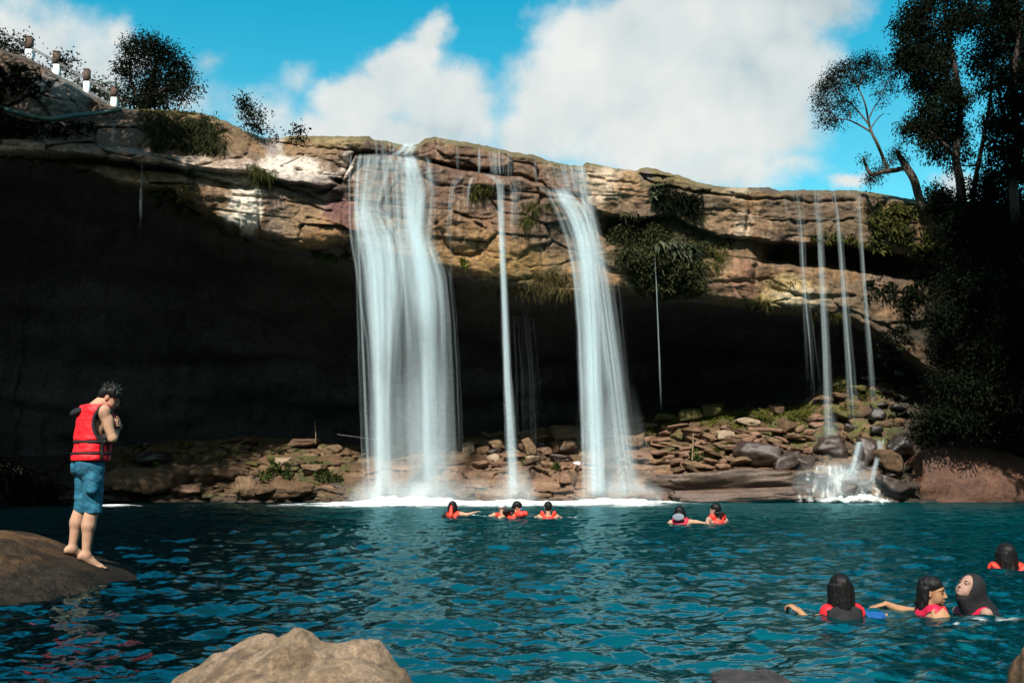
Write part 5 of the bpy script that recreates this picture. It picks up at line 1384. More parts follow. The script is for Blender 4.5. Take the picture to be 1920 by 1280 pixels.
# ------------------------------------------------------------------ fence, pipe, driftwood, rope
POSTBROWN = simple_mat('post_brown_paint', (.085, .058, .045), .8, .2, .3, 8)
POSTWHITE = simple_mat('post_white_paint', (.62, .68, .70), .75, .2, .12, 8)
FY = 38.4
posts = [(55, 72, 122, 14), (106, 100, 150, 13), (163, 133, 180, 12), (214, 166, 206, 12), (258, 186, 216, 8.5)]
fo = P(106, 150, FY)
fence = thing('fence', 'clifftop fence of brown and white posts with wire rails at upper left', 'fence', fo)
tops = []
for i, (x, y0, y1, w) in enumerate(posts):
    Y = FY - i * .35
    a, b = P(x, y0, Y), P(x, y1, Y); s = .86 * w / FPX * Y; mid = a * .55 + b * .45
    u = MB(); u.box((a + mid) / 2 + [0, 0, 0], (s, s, np.linalg.norm(a - mid)), None)
    u.box(a + [0, 0, .03], (s * 1.05, s * 1.05, .05))
    pobj = u.build('post', POSTBROWN, fence, fo, False)
    u = MB(); u.box((b + mid) / 2 - [0, 0, .15], (s * 1.03, s * 1.03, np.linalg.norm(b - mid) + .3))
    q = u.build('white_base', POSTWHITE, None, fo, False); q.location = (0, 0, 0); q.parent = pobj
    tops.append((a, b))
for f in (.30, .36, .80, .86):
    pts = [a * (1 - f) + b * f - np.array([0, .0, 0]) for a, b in tops]
    pts = [pts[0] + (pts[0] - pts[1]) * 1.6] + pts
    u = MB(); u.tube(curve(pts, 4), .022, 5); u.build('rail', simple_mat('rail_wire_%d' % int(f * 100), (.12, .12, .12), .6), fence, fo)
pp = [(-30, 196), (0, 201), (20, 208), (45, 215), (71, 221), (98, 223), (138, 217), (183, 213), (206, 209), (228, 205)]
pts = [P(x, y, float(cliff_Y(np.array(float(x)), np.array(float(y) + 6))) - .28) for x, y in pp]
u = MB(); u.tube(curve(pts, 4), .085, 10)
o = u.build('pipe', simple_mat('green_plastic', (.030, .072, .058), .45, .5), None, pts[4]); tag(o, 'sagging dark green pipe running along the left bank', 'pipe')


def stick(name, label, pts, r, mat=STEM, cat='stick', Yo=-.3):
    Y = [float(shore_Y(np.array(float(x)), np.array(float(max(y, 840 if x < 700 else y))))) + Yo for x, y in pts]
    q = [P(x, y, yy) for (x, y), yy in zip(pts, Y)]
    u = MB(); c = curve(q, 5); u.tube(c, np.linspace(r, r * .7, len(c)), 8)
    return tag(u.build(name, mat, None, q[0]), label, cat)


stick('driftwood_log', 'sun-bleached brown log lying on the rubble near the crest', [(1403, 806), (1435, 805), (1466, 808)], .11, ROCKM['pink'], 'log', -.5)
stick('stake', 'thin pale stake standing upright in the orange rubble', [(1298, 862), (1299, 840), (1300, 812)], .03, STEM, 'stake', -.6)
stick('stake', 'bare thin stick standing upright on the left shore', [(591, 832), (592, 812), (590, 790)], .022, STEM, 'stake')
stick('branch', 'dead branch leaning over stones behind the thin waterfall', [(936, 820), (950, 832), (976, 848)], .03, STEM, 'branch', -.7)
stick('branch', 'dead bent branch lying at the back of left shore', [(433, 846), (440, 836), (455, 828), (466, 822)], .03, STEM, 'branch', -.5)
stick('branch', 'thin dead twig crossing the top of stone pile', [(968, 812), (1000, 808), (1024, 803)], .018, STEM, 'branch', -.6)
q = [P(x, y, 36.0) for x, y in [(632, 814), (700, 824), (745, 838), (790, 852), (830, 856), (880, 852)]]
u = MB(); u.tube(curve(q, 6), .008, 5); tag(u.build('rope', simple_mat('pale_rope', (.14, .13, .12), .8), None, q[0]), 'pale thin rope slung behind the broad waterfall', 'rope')
# crumpled white scrap
V, F = rock_shape(77, 3, 8); wc = P(1081, 868, float(shore_Y(np.array(1081.), np.array(872.))) - .3)
tag(mesh('litter', V * [.15, .12, .08] + wc, [F], simple_mat('white_plastic', (.75, .76, .78), .5), org=wc), 'small white scrap of litter on the shelf left of the right waterfall', 'litter')
# ------------------------------------------------------------------ people: smooth implicit surfaces meshed with surface nets
class SDF:
    def __init__(self): self.ops = []
    def cone(self, a, b, ra, rb, k=.03, sub=False): self.ops.append(('c', np.array(a, float), np.array(b, float), ra, rb, k, sub)); return self
    def ell(self, c, r, R=None, k=.03, sub=False): self.ops.append(('e', np.array(c, float), np.array(r, float), np.eye(3) if R is None else np.array(R), k, sub)); return self
    def chain(self, pts, rad, k=.03):
        for p, q, a, b in zip(pts[:-1], pts[1:], rad[:-1], rad[1:]): self.cone(p, q, a, b, k)
        return self
    def mod(self, f): self.ops.append(('f', f)); return self

    def grid(self, lo, hi, h):
        ax = [np.arange(l, u + h, h) for l, u in zip(lo, hi)]
        D = np.full([len(a) for a in ax], .35, np.float32)
        for op in self.ops:
            if op[0] == 'f':
                X, Y, Z = np.meshgrid(*ax, indexing='ij', sparse=True); D = op[1](X, Y, Z, D).astype(np.float32); continue
            if op[0] == 'c':
                _, a, b, ra, rb, k, sub = op; m = max(ra, rb) + k + .05; l = np.minimum(a, b) - m; u = np.maximum(a, b) + m
            else:
                _, c, r, R, k, sub = op; m = r.max() + k + .05; l = c - m; u = c + m
            s = [slice(int(np.searchsorted(x, l[i])), int(np.searchsorted(x, u[i]))) for i, x in enumerate(ax)]
            if any(q.stop <= q.start for q in s): continue
            X, Y, Z = np.meshgrid(*[x[q] for x, q in zip(ax, s)], indexing='ij', sparse=True)
            if op[0] == 'c':
                ba = b - a; L = max(float(ba @ ba), 1e-9)
                t = np.clip(((X - a[0]) * ba[0] + (Y - a[1]) * ba[1] + (Z - a[2]) * ba[2]) / L, 0, 1)
                d = np.sqrt((X - a[0] - t * ba[0]) ** 2 + (Y - a[1] - t * ba[1]) ** 2 + (Z - a[2] - t * ba[2]) ** 2) - (ra + (rb - ra) * t)
            else:
                q = [R[0][i] * (X - c[0]) + R[1][i] * (Y - c[1]) + R[2][i] * (Z - c[2]) for i in range(3)]
                k0 = np.sqrt(sum((q[i] / r[i]) ** 2 for i in range(3))); k1 = np.sqrt(sum((q[i] / r[i] ** 2) ** 2 for i in range(3))) + 1e-9
                d = k0 * (k0 - 1) / k1
            A = D[tuple(s)]
            if sub:
                hh = np.clip(.5 - .5 * (A + d) / k, 0, 1); N = A * (1 - hh) - d * hh + k * hh * (1 - hh)
            else:
                hh = np.clip(.5 + .5 * (A - d) / k, 0, 1); N = A * (1 - hh) + d * hh - k * hh * (1 - hh)
            D[tuple(s)] = N
        return D

    def mesh(self, lo, hi, h):
        D = self.grid(lo, hi, h); return surface_net(D, np.array(lo, float), h)


def surface_net(D, lo, h):
    s = D < 0
    cor = [(i, j, k) for i in (0, 1) for j in (0, 1) for k in (0, 1)]
    n = np.array(D.shape) - 1
    def c(i, j, k, A): return A[i:i + n[0], j:j + n[1], k:k + n[2]]
    cnt = sum(c(*q, s).astype(np.int8) for q in cor)
    act = (cnt > 0) & (cnt < 8)
    I = np.argwhere(act); idx = -np.ones(act.shape, np.int64); idx[act] = np.arange(len(I))
    vals = [D[I[:, 0] + a, I[:, 1] + b, I[:, 2] + d] for a, b, d in cor]
    S = np.zeros((len(I), 3)); N = np.zeros(len(I))
    for a in range(8):
        for b in range(a + 1, 8):
            df = np.array(cor[b]) - np.array(cor[a])
            if np.abs(df).sum() != 1: continue
            x = (vals[a] < 0) != (vals[b] < 0)
            t = np.where(x, vals[a] / np.where(x, vals[a] - vals[b], 1), 0)
            S += np.where(x[:, None], np.array(cor[a]) + t[:, None] * df, 0); N += x
    V = (I + S / N[:, None]) * h + lo
    F = []
    for ax in range(3):
        o = [q for q in range(3) if q != ax]
        A = np.take(s, range(0, s.shape[ax] - 1), ax); B = np.take(s, range(1, s.shape[ax]), ax)
        E = np.argwhere(A != B); sg = A[tuple(E.T)]
        ok = np.all([(E[:, q] >= 1) & (E[:, q] < s.shape[q] - 1) for q in o], 0); E, sg = E[ok], sg[ok]
        def at(d0, d1):
            e = E.copy(); e[:, o[0]] -= d0; e[:, o[1]] -= d1; return idx[e[:, 0], e[:, 1], e[:, 2]]
        q = np.stack([at(1, 1), at(0, 1), at(0, 0), at(1, 0)], 1)
        if ax == 1: sg = ~sg
        q[~sg] = q[~sg][:, ::-1]
        F.append(q)
    return V, np.vstack(F)


def part(name, sdf, lo, hi, h, mat, root, **kw):
    V, F = sdf.mesh(lo, hi, h)
    return mesh(name, V, [F], mat, root, (0, 0, 0), True, **kw)


def skin_mat(name, c): return simple_mat(name, c, .6, .2, .14, 14, .06, sss=.1)


SKIN = skin_mat('skin', (.40, .235, .155)); SKIN2 = skin_mat('skin_warm', (.31, .165, .09)); SKIN3 = skin_mat('skin_pale', (.30, .18, .14))


def hair_mat():
    m, nt, out = mat_new('black_hair'); L = nt.links
    b = nd(nt, 'ShaderNodeBsdfPrincipled', _Roughness=.42); b.inputs['Base Color'].default_value = (.006, .005, .005, 1); b.inputs['Specular IOR Level'].default_value = .22
    n = noise_tex(nt, 1, 4, .6, nd(nt, 'ShaderNodeTexCoord').outputs['Object'], (110, 110, 9))
    bp = nd(nt, 'ShaderNodeBump', _Strength=.6, _Distance=.01); L.new(n, bp.inputs['Height']); L.new(bp.outputs[0], b.inputs['Normal'])
    L.new(b.outputs[0], out.inputs[0]); return m


HAIR = hair_mat()
VEST = simple_mat('red_vest_nylon', (.72, .012, .020), .55, .35, .12, 26, .35)
VESTB = simple_mat('orange_red_vest_nylon', (.78, .040, .022), .55, .35, .12, 26, .35)
VESTP = simple_mat('crimson_vest_nylon', (.52, .010, .045), .55, .35, .15, 26, .35)
BLACK = simple_mat('black_webbing', (.012, .012, .013), .7, .3, .2, 40, .2)
DARKC = simple_mat('dark_cloth', (.013, .013, .015), .8, .2, .2, 20, .3)
BLUEC = simple_mat('blue_sleeve', (.010, .075, .26), .6, .3, .2, 20, .3)
GREYC = simple_mat('grey_pad', (.16, .18, .22), .8, .2, .25, 50, .3)
WHITEC = simple_mat('white_cap_cloth', (.70, .80, .82), .7, .2, .1, 30, .2)
BUCKLE = simple_mat('buckle_plastic', (.55, .56, .58), .3, .5)


def shorts_mat():
    m, nt, out = mat_new('blue_denim'); L = nt.links
    tc = nd(nt, 'ShaderNodeTexCoord').outputs['Object']
    b = nd(nt, 'ShaderNodeBsdfPrincipled', _Roughness=.8)
    n = noise_tex(nt, 9, 5, .6, tc, (1, 1, 1.6)); w = noise_tex(nt, 6, 6, .6, tc, (1, 1, .7), 1.2)
    c = ramp(nt, n, [(.3, (.003, .055, .100)), (.5, (.004, .100, .170)), (.78, (.02, .18, .26))])
    L.new(c, b.inputs['Base Color'])
    bp = nd(nt, 'ShaderNodeBump', _Strength=.8, _Distance=.03); L.new(w, bp.inputs['Height']); L.new(bp.outputs[0], b.inputs['Normal'])
    L.new(b.outputs[0], out.inputs[0]); return m


def rotm(yaw=0, pitch=0, roll=0):
    """local x forward, y left, z up; pitch > 0 looks down, roll > 0 leans to the right."""
    cy, sy_ = math.cos(yaw), math.sin(yaw); cp, sp = math.cos(pitch), math.sin(pitch); cr, sr = math.cos(roll), math.sin(roll)
    return np.array([[cy, -sy_, 0], [sy_, cy, 0], [0, 0, 1]]) @ np.array([[cp, 0, sp], [0, 1, 0], [-sp, 0, cp]]) @ np.array([[1, 0, 0], [0, cr, -sr], [0, sr, cr]])


def head_sdf(s, c, R, sc=1.0):
    c = np.array(c, float)
    def T(p): return c + R @ (np.array(p) * sc)
    e = lambda p, r, k=.02, sub=False: s.ell(T(p), np.array(r) * sc, R, k * sc, sub)
    e((-.012, 0, .03), (.096, .076, .092)); e((.030, 0, -.035), (.062, .060, .080), .03)
    e((.066, 0, -.095), (.022, .026, .020), .025)           # chin
    for y in (-1, 1):
        e((.045, .042 * y, -.055), (.034, .020, .038), .025)  # jaw and cheek
        e((.082, .032 * y, .004), (.016, .019, .012), .012, True)   # eye socket
        e((.074, .032 * y, .003), (.013, .014, .011), .006)         # eye lid
        s.cone(T((.086, .014 * y, .024)), T((.074, .050 * y, .024)), .008 * sc, .007 * sc, .012 * sc)   # brow
        e((-.012, .077 * y, -.012), (.020, .009, .032), .006)       # ear
        e((-.006, .086 * y, -.010), (.010, .006, .018), .005, True)
        e((.094, .012 * y, -.042), (.008, .008, .007), .008)        # nostril wing
    s.cone(T((.086, 0, .012)), T((.108, 0, -.036)), .008 * sc, .012 * sc, .012 * sc)   # nose
    e((.087, 0, -.066), (.012, .024, .007), .006); e((.084, 0, -.077), (.012, .020, .007), .006)   # lips
    return T


def face_marks(root, T, sc=1.0):
    """Eyes with dark irises, and eyebrows."""
    for y in (-1, 1):
        u = MB(); u.tube([T((.0885, .020 * y, .003)), T((.0890, .032 * y, .0045)), T((.082, .043 * y, .002))], np.array([.0030, .0045, .0025]) * sc, 6); u.build('eye', DARKC, root)
        u = MB(); u.tube([T((.094, .016 * y, .024)), T((.090, .032 * y, .030)), T((.076, .050 * y, .026))], np.array([.0035, .004, .002]) * sc, 6); u.build('eyebrow', HAIR, root)
    u = MB(); u.tube([T((.092, -.019, -.0715)), T((.0985, 0, -.0705)), T((.092, .019, -.0715))], np.array([.002, .0035, .002]) * sc, 6); u.build('lips', simple_mat('lips', (.30, .12, .10), .5), root)


def hand_sdf(s, w, d, n, side, curl=.35, sc=1.0, spread=.12):
    """w wrist, d direction of the fingers, n palm normal (the fingers curl towards it), side: +1/-1 for the thumb."""
    w = np.array(w, float); d = unit(np.array(d, float)); n = unit(np.array(n, float) - d * (np.array(n, float) @ d)); t = np.cross(n, d) * side
    R = np.stack([d, t, n], 1)
    s.ell(w + d * .050 * sc, np.array([.052, .041, .016]) * sc, R, .012)
    for i, (o, L) in enumerate([(-.030, .062), (-.010, .072), (.010, .078), (.029, .070)]):
        a = w + d * .090 * sc + t * o * sc
        dd = unit(d + t * o * spread * 20); c1 = curl * (1.0 + .1 * (1 - i))
        b = a + (dd * math.cos(c1) + n * math.sin(c1)) * L * .45 * sc
        e = b + (dd * math.cos(c1 * 2.3) + n * math.sin(c1 * 2.3)) * L * .32 * sc
        f = e + (dd * math.cos(c1 * 3.2) + n * math.sin(c1 * 3.2)) * L * .25 * sc
        s.chain([a, b, e, f], np.array([.0098, .0092, .0084, .0070]) * sc, .004)
    a = w + d * .025 * sc + t * .032 * sc; b = a + unit(d * .6 + t * .75 + n * .25) * .040 * sc; e = b + unit(d * .9 + t * .3 + n * .35) * .030 * sc
    s.chain([a, b, e], np.array([.0135, .0108, .0085]) * sc, .008)


# ------------------------------------------------------------------ the man standing on the boulder
def standing_man():
    a = math.radians(38)
    base = P(151, 1043, MANY + .14)
    gz = lambda lx, ly: float(left_rock_z(np.array([base[0] + lx * math.cos(a) - ly * math.sin(a)]), np.array([base[1] + lx * math.sin(a) + ly * math.cos(a)]))[0]) - base[2]
    root = thing('person', 'barefoot man in a red life vest and blue shorts hugging himself on the left boulder', 'person', base, None, a)
    root.scale = (.945, .945, .945)
    fr = np.array([.02, -.105, 0.0]); fl = np.array([-.05, .105, 0.0])
    zr = gz(fr[0] + .05, fr[1]); zl = gz(fl[0] + .05, fl[1])
    B = SDF()
    hipR, hipL = np.array([.045, -.09, .84]), np.array([.035, .09, .84])
    kneeR, kneeL = np.array([.065, -.100, .455]), np.array([.02, .100, .46])
    for hp, kn, ft, z in ((hipR, kneeR, fr, zr), (hipL, kneeL, fl, zl)):
        an = ft + [0, 0, z + .085]
        B.cone(hp, kn, .092, .062, .04); B.cone(kn, kn * .62 + an * .38 + [-.018, 0, 0], .058, .060, .03)
        B.cone(kn * .62 + an * .38 + [-.018, 0, 0], an, .058, .036, .03); B.ell(kn * .72 + an * .28 + [-.030, 0, 0], (.045, .048, .10), None, .03)
        sg = -1 if ft is fr else 1
        # foot following the slope of the rock
        zt = gz(ft[0] + .18, ft[1] - .02 * 1); zh = gz(ft[0] - .05, ft[1])
        heel = np.array([ft[0] - .045, ft[1], zh + .034]); ball = np.array([ft[0] + .125, ft[1] + sg * .012, zt + .028])
        B.cone(an, heel + [.01, 0, .01], .036, .033, .03); B.cone(an + [.015, 0, -.02], ball + [-.02, 0, .012], .036, .026, .03)
        B.cone(heel, ball, .030, .030, .02)
        B.ell(ball, (.045, .044, .022), None, .015)
        for ti, (o, ln, r) in enumerate([(-.030, .045, .0135), (-.010, .046, .010), (.006, .042, .0095), (.020, .036, .009), (.032, .028, .009)]):
            p0 = ball + [.02, sg * o * 1.0, -.004]; B.cone(p0, p0 + [ln, sg * o * .12, -.012], r, r * .85, .006)
    # pelvis, belly, chest
    B.ell((.04, 0, .90), (.115, .155, .12), None, .05); B.ell((.055, 0, 1.06), (.105, .145, .14), None, .06); B.ell((.07, 0, 1.24), (.120, .165, .165), None, .06)
    B.ell((-.03, -.07, .84), (.075, .085, .09), None, .04); B.ell((-.03, .07, .84), (.075, .085, .09), None, .04)
    B.cone((.06, -.13, 1.385), (.06, .13, 1.385), .062, .062, .05)
    shR, shL = np.array([.085, -.190, 1.375]), np.array([.085, .190, 1.375])
    elR, elL = np.array([.170, -.235, 1.115]), np.array([.235, .215, 1.12])
    wrR, wrL = np.array([.265, -.030, 1.235]), np.array([.275, -.085, 1.245])
    for sh, el, wr in ((shR, elR, wrR), (shL, elL, wrL)):
        B.ell(sh, (.062, .060, .066), None, .04); B.cone(sh, el, .052, .041, .03); B.ell(sh * .55 + el * .45 + [.012, 0, 0], (.046, .046, .085), None, .02)
        B.cone(el, el * .6 + wr * .4, .041, .038, .02); B.cone(el * .6 + wr * .4, wr, .038, .026, .02)
    hand_sdf(B, wrL, (-.30, -.80, .22), (-.75, .35, -.1), 1, .55)          # left hand closed on the right upper arm
    hand_sdf(B, wrR, (-.15, .85, .2), (-.75, -.2, 0), -1, .45)              # right hand tucked under the left arm
    # neck bent forward and head
    HC = np.array([.185, -.035, 1.525]); HR = rotm(math.radians(-26), math.radians(30), math.radians(4))
    B.cone((.065, 0, 1.40), (.145, -.015, 1.480), .068, .056, .04); B.cone((.02, 0, 1.37), (.10, 0, 1.47), .06, .05, .05)
    T = head_sdf(B, HC, HR, .98)
    part('body', B, (-.26, -.36, min(zr, zl) - .12), (.46, .36, 1.68), .0062, SKIN, root)
    face_marks(root, T, .98)
    # hair: short, wet, falling over the forehead
    H = SDF(); RI = HR
    def hp(p): return HC + RI @ (np.array(p) * .98)
    H.ell(hp((-.018, 0, .042)), (.103, .084, .088), RI, .02); H.ell(hp((-.062, 0, .0)), (.056, .070, .070), RI, .02)
    H.ell(hp((.075, 0, -.045)), (.085, .095, .080), RI, .012, True)
    r = np.random.default_rng(2)
    for i in range(60):
        th = r.uniform(-1.5, 1.5); p = np.array([.080 * math.cos(th), .078 * math.sin(th), r.uniform(.05, .085)])
        q = p + np.array([.022 * math.cos(th), .012 * math.sin(th), -r.uniform(.015, .055)])
        H.cone(hp(p), hp(q), .007, .002, .004)
    for i in range(70):
        p = unit(r.normal(size=3) * [1, 1, .3] + [-.2, 0, .9]) * [.095, .080, .085] + [-.015, 0, .045]; q = p + unit(p) * .018 + r.normal(size=3) * .016
        H.cone(hp(p), hp(q), .009, .003, .008)
    part('hair', H, HC - .16, HC + .17, .0055, HAIR, root)
    # shorts
    S = SDF()
    S.ell((.038, 0, .90), (.130, .170, .10), None, .05); S.ell((-.035, -.07, .845), (.083, .095, .10), None, .05); S.ell((-.035, .07, .845), (.083, .095, .10), None, .05)
    for hp_, kn in ((hipR, kneeR), (hipL, kneeL)):
        S.cone(hp_, kn + [0, 0, -.02], .106, .076, .03)
        S.cone(kn + [0, 0, .02], kn + [0, 0, -.09], .074, .070, .02)
    S.cone((.02, -.165, .72), (.02, -.180, .62), .055, .050, .03)     # thigh pocket
    def fold(X, Y, Z, D):
        n = pnoise(X * 9 + Z * 6, Y * 9, Z * 15) * .010 + pnoise(X * 20, Y * 20, Z * 34 + X * 20) * .005
        D = D + n
        return np.maximum(np.maximum(D, .405 - Z + .006 * np.sin(Y * 30)), Z - .965)
    S.mod(fold)
    part('shorts', S, (-.22, -.30, .36), (.26, .30, .99), .0065, shorts_mat(), root)
    u = MB(); u.box((.06, -.172, .845), (.016, .010, .028)); u.build('zip_tab', BUCKLE, root)
    # life vest following the torso
    def torso(infl, waist=0.0):
        v = SDF()
        v.ell((.055, 0, 1.06), (.110 + infl, .155 + infl, .20), None, .06); v.ell((.07, 0, 1.24), (.122 + infl, .165 + infl, .18 + infl), None, .06)
        v.ell((.04, 0, .93), (.118 + infl, .165 + infl, .12), None, .06); v.cone((.055, -.10, 1.38), (.055, .10, 1.38), .068 + infl, .068 + infl, .05)
        return v
    def arms_out(v, r):
        v.ell((.095, -.215, 1.265), (.105, .13, .165), None, .02, True); v.ell((.095, .215, 1.265), (.105, .13, .165), None, .02, True)
        v.cone((.07, -.02, 1.40), (.20, -.02, 1.56), .080, .10, .02, True); v.cone((.04, 0, 1.43), (.05, 0, 1.60), .075, .10, .02, True)
        return v
    Vt = arms_out(torso(.058), 0)
    def clip(X, Y, Z, D):
        g = .012 * np.exp(-((Z - 1.085) / .012) ** 2) + .012 * np.exp(-((Z - .975) / .011) ** 2)
        side = .014 * np.exp(-((X - .085) / .014) ** 2) * (Z < 1.14) * (np.abs(Y) > .09) + .010 * np.exp(-((X - .15) / .012) ** 2) * (Z < 1.14) * (np.abs(Y) > .06)
        D = D + g + side + .009 * pnoise(X * 9, Y * 9, Z * 11) + .005 * pnoise(X * 22, Y * 22, Z * 30) + .012 * np.exp(-(Y / .012) ** 2) * (X > .1)
        return np.maximum(np.maximum(D, .905 - Z), Z - 1.445)
    Vt.mod(clip)
    vest = part('life_vest', Vt, (-.24, -.32, .86), (.34, .32, 1.50), .0065, VEST, root)
    # black binding and belts
    Bl = torso(.062)
    def bands(X, Y, Z, D):
        z1 = np.abs(Z - 1.085) - .011; z2 = np.abs(Z - .975) - .010
        v1 = np.maximum(np.abs(X - .085) - .012, np.maximum(Z - 1.12, np.maximum(.915 - Z, .09 - np.abs(Y)))); v2 = np.maximum(np.abs(X - .155) - .009, np.maximum(Z - 1.10, np.maximum(.96 - Z, .07 - np.abs(Y))))
        return np.maximum(D - .003, np.minimum(np.minimum(z1, z2), np.minimum(v1, v2)))
    Bl.mod(bands); part('belt', Bl, (-.24, -.32, .86), (.34, .32, 1.20), .0055, BLACK, vest)
    Rm = torso(.061)
    def rim(X, Y, Z, D):
        d = np.full(np.broadcast(X, Y, Z).shape, 9.0)
        for sg in (-1, 1):
            q = np.sqrt(((X - .095) / .105) ** 2 + ((Y - sg * .215) / .13) ** 2 + ((Z - 1.265) / .165) ** 2)
            d = np.minimum(d, np.abs(q - 1.0) * .13 - .015)
        return np.maximum(np.maximum(D, d), np.maximum(Z - 1.44, 1.09 - Z))
    Rm.mod(rim); part('binding', Rm, (-.24, -.32, 1.04), (.34, .32, 1.50), .0065, BLACK, vest)
    u = MB(); u.box((.105, -.222, 1.085), (.030, .014, .030)); u.build('buckle', BLACK, vest)
    # limp dark hood pad standing off the collar
    Cp = SDF().ell((-.10, .05, 1.375), (.055, .13, .034), rotm(0, -.6, 0), .02)
    part('collar_pad', Cp, (-.32, -.2, 1.25), (.0, .26, 1.46), .008, simple_mat('navy_pad', (.004, .005, .008), .95), vest)


standing_man()


# ------------------------------------------------------------------ swimmers
def swimmer(px, py, label, yaw, head=(0, 0, 0), hc=(.02, 0, .175), sc=1.0, hair='short', vest=VEST, skin=SKIN, h=.009, arms=(), shirt=None, sleeves=None, lean=(0, 0), face=True, vest_top=.07, dz=0.0, hair_open=.75, S=1.0, cap=None, long_len=.2, extra=None, group='swimmers in life vests', opening=.10):
    base = water_point(px, py) + [0, 0, dz]
    root = thing('person', label, 'person', base, group, yaw)
    root.scale = (S, S, S)
    B = SDF(); lx, ly = lean
    B.ell((0, 0, -.20), (.10, .15, .20), None, .05); B.cone((lx * .6, -.13 + ly * .5, -.035), (lx * .6, .13 + ly * .5, -.035), .055, .055, .05)
    hcv = np.array(hc) ; R = rotm(*head)
    B.cone((lx * .6, ly * .5, -.02), hcv + R @ np.array([-.02, 0, -.05]), .058, .052, .03)
    T = head_sdf(B, hcv, R, sc)
    ends = []
    for a in arms:
        p = [np.array(q, float) for q in a['pts']]
        B.ell(p[0], (.055, .055, .055), None, .04); B.cone(p[0], p[1], .048, .040, .025); B.cone(p[1], p[2], .040, .025, .02)
        if a.get('hand', True): hand_sdf(B, p[2], a.get('d', p[2] - p[1]), a.get('n', (0, 0, -1)), a.get('side', 1), a.get('curl', .25))
        ends += p + [p[2] + unit(np.array(a.get('d', p[2] - p[1]), float)) * .2]
    E = np.array(ends + [[-.18, -.26, -.3], [.18, .26, hcv[2] + .16], hcv - .16, hcv + .16])
    part('body', B, E.min(0) - .06, E.max(0) + .06, h, skin, root)
    if face: face_marks(root, T, sc)
    def hp(p): return hcv + R @ (np.array(p) * sc)
    r = np.random.default_rng(int(px))
    if hair:
        H = SDF(); H.ell(hp((-.018, 0, .042)), np.array([.104, .085, .088]) * sc, R, .02); H.ell(hp((-.060, 0, .0)), np.array([.058, .072, .074]) * sc, R, .02)
        H.ell(hp((.078, 0, -.045)), np.array([.085, .100, .090]) * sc, R, .012, True)
        if hair_open > 1.2: H.ell(hp((.045, 0, -.05)), np.array([.075, .12, .075]) * sc, R, .012, True)
        hb = [hcv - .17, hcv + .17]
        if hair == 'long':
            for i in range(70):
                th = r.uniform(hair_open, 2 * np.pi - hair_open)
                p = np.array([.080 * math.cos(th) - .015, .078 * math.sin(th), .02])
                q = hp(p); L = long_len * r.uniform(.6, 1.15)
                out = np.array([q[0] - hcv[0], q[1] - hcv[1], 0]) * .35
                m_ = q + out * .5 + [0, 0, -L * .45]; e = q + out + [r.normal() * .012, r.normal() * .012, -L]
                H.chain([q, m_, e], [.022, .015, .004], .010)
            hb = [hcv - [.24, .24, long_len + .14], hcv + [.22, .22, .17]]
        def strand(X, Y, Z, D): return D + .0045 * pnoise(X * 55, Y * 55, Z * 8) + .003 * pnoise(X * 120, Y * 120, Z * 10)
        H.mod(strand); part('hair', H, hb[0], hb[1], h * .85, HAIR, root)
    if cap is not None:
        H = SDF(); H.ell(hp((-.012, 0, .045)), np.array([.108, .090, .088]) * sc, R, .02); H.ell(hp((.05, 0, -.055)), np.array([.10, .11, .10]) * sc, R, .012, True)
        part('swim_cap', H, hcv - .17, hcv + .17, h, cap, root)
    if shirt is not None:
        S = SDF(); S.ell((lx * .3, ly * .3, -.16), (.125, .175, .19), None, .05); S.cone((lx * .6, -.14 + ly * .5, -.03), (lx * .6, .14 + ly * .5, -.03), .068, .068, .05)
        S.mod(lambda X, Y, Z, D: D + .008 * pnoise(X * 12, Y * 12, Z * 12))
        part('shirt', S, (-.26, -.34, -.36), (.26, .34, .12), h, shirt, root)
    for a in arms:
        if a.get('sleeve') is not None:
            p = [np.array(q, float) for q in a['pts']]; f = a.get('slen', .7); e = p[1] if f >= 1 else p[0] * (1 - f) + p[1] * f
            S = SDF(); S.ell(p[0], (.070, .070, .068), None, .04); S.cone(p[0], e, .064, .054, .03)
            if f > 1: S.cone(p[1], p[1] * (2 - f) + p[2] * (f - 1), .052, .042, .02)
            S.mod(lambda X, Y, Z, D: D + .007 * pnoise(X * 16, Y * 16, Z * 16))
            q = np.array(p); part('sleeve', S, q.min(0) - .1, q.max(0) + .1, h, a['sleeve'], root)
    if vest is not None:
        Vt = SDF()
        Vt.ell((lx * .3, ly * .3, -.15), (.150, .180, .20), None, .05); Vt.cone((lx * .6 + .01, -.11 + ly * .5, vest_top - .075), (lx * .6 + .01, .11 + ly * .5, vest_top - .075), .075, .075, .05)
        Vt.cone((lx * .6 + .01, ly * .5, -.10), (lx * .8 + .05, ly * .6, .30), opening - .03, opening + .05, .02, True)
        for sg in (-1, 1): Vt.ell((lx * .4, sg * .235 + ly * .4, -.10), (.10, .075, .12), None, .02, True)
        Vt.mod(lambda X, Y, Z, D: D + .006 * pnoise(X * 14, Y * 14, Z * 14) + .010 * np.exp(-((Z + .035 + .4 * Y * Y) / .008) ** 2))
        v = part('life_vest', Vt, (-.28, -.34, -.38), (.30, .34, .20), h, vest, root)
        Bn = SDF(); Bn.ell((lx * .3, ly * .3, -.15), (.156, .186, .206), None, .05)
        Bn.mod(lambda X, Y, Z, D: np.maximum(D, np.abs(Z + .045) - .010))
        part('belt', Bn, (-.28, -.34, -.12), (.30, .34, .04), h, BLACK, v)
    if extra: extra(root, hp, h, T, hcv, R)
    return root


D2 = math.radians
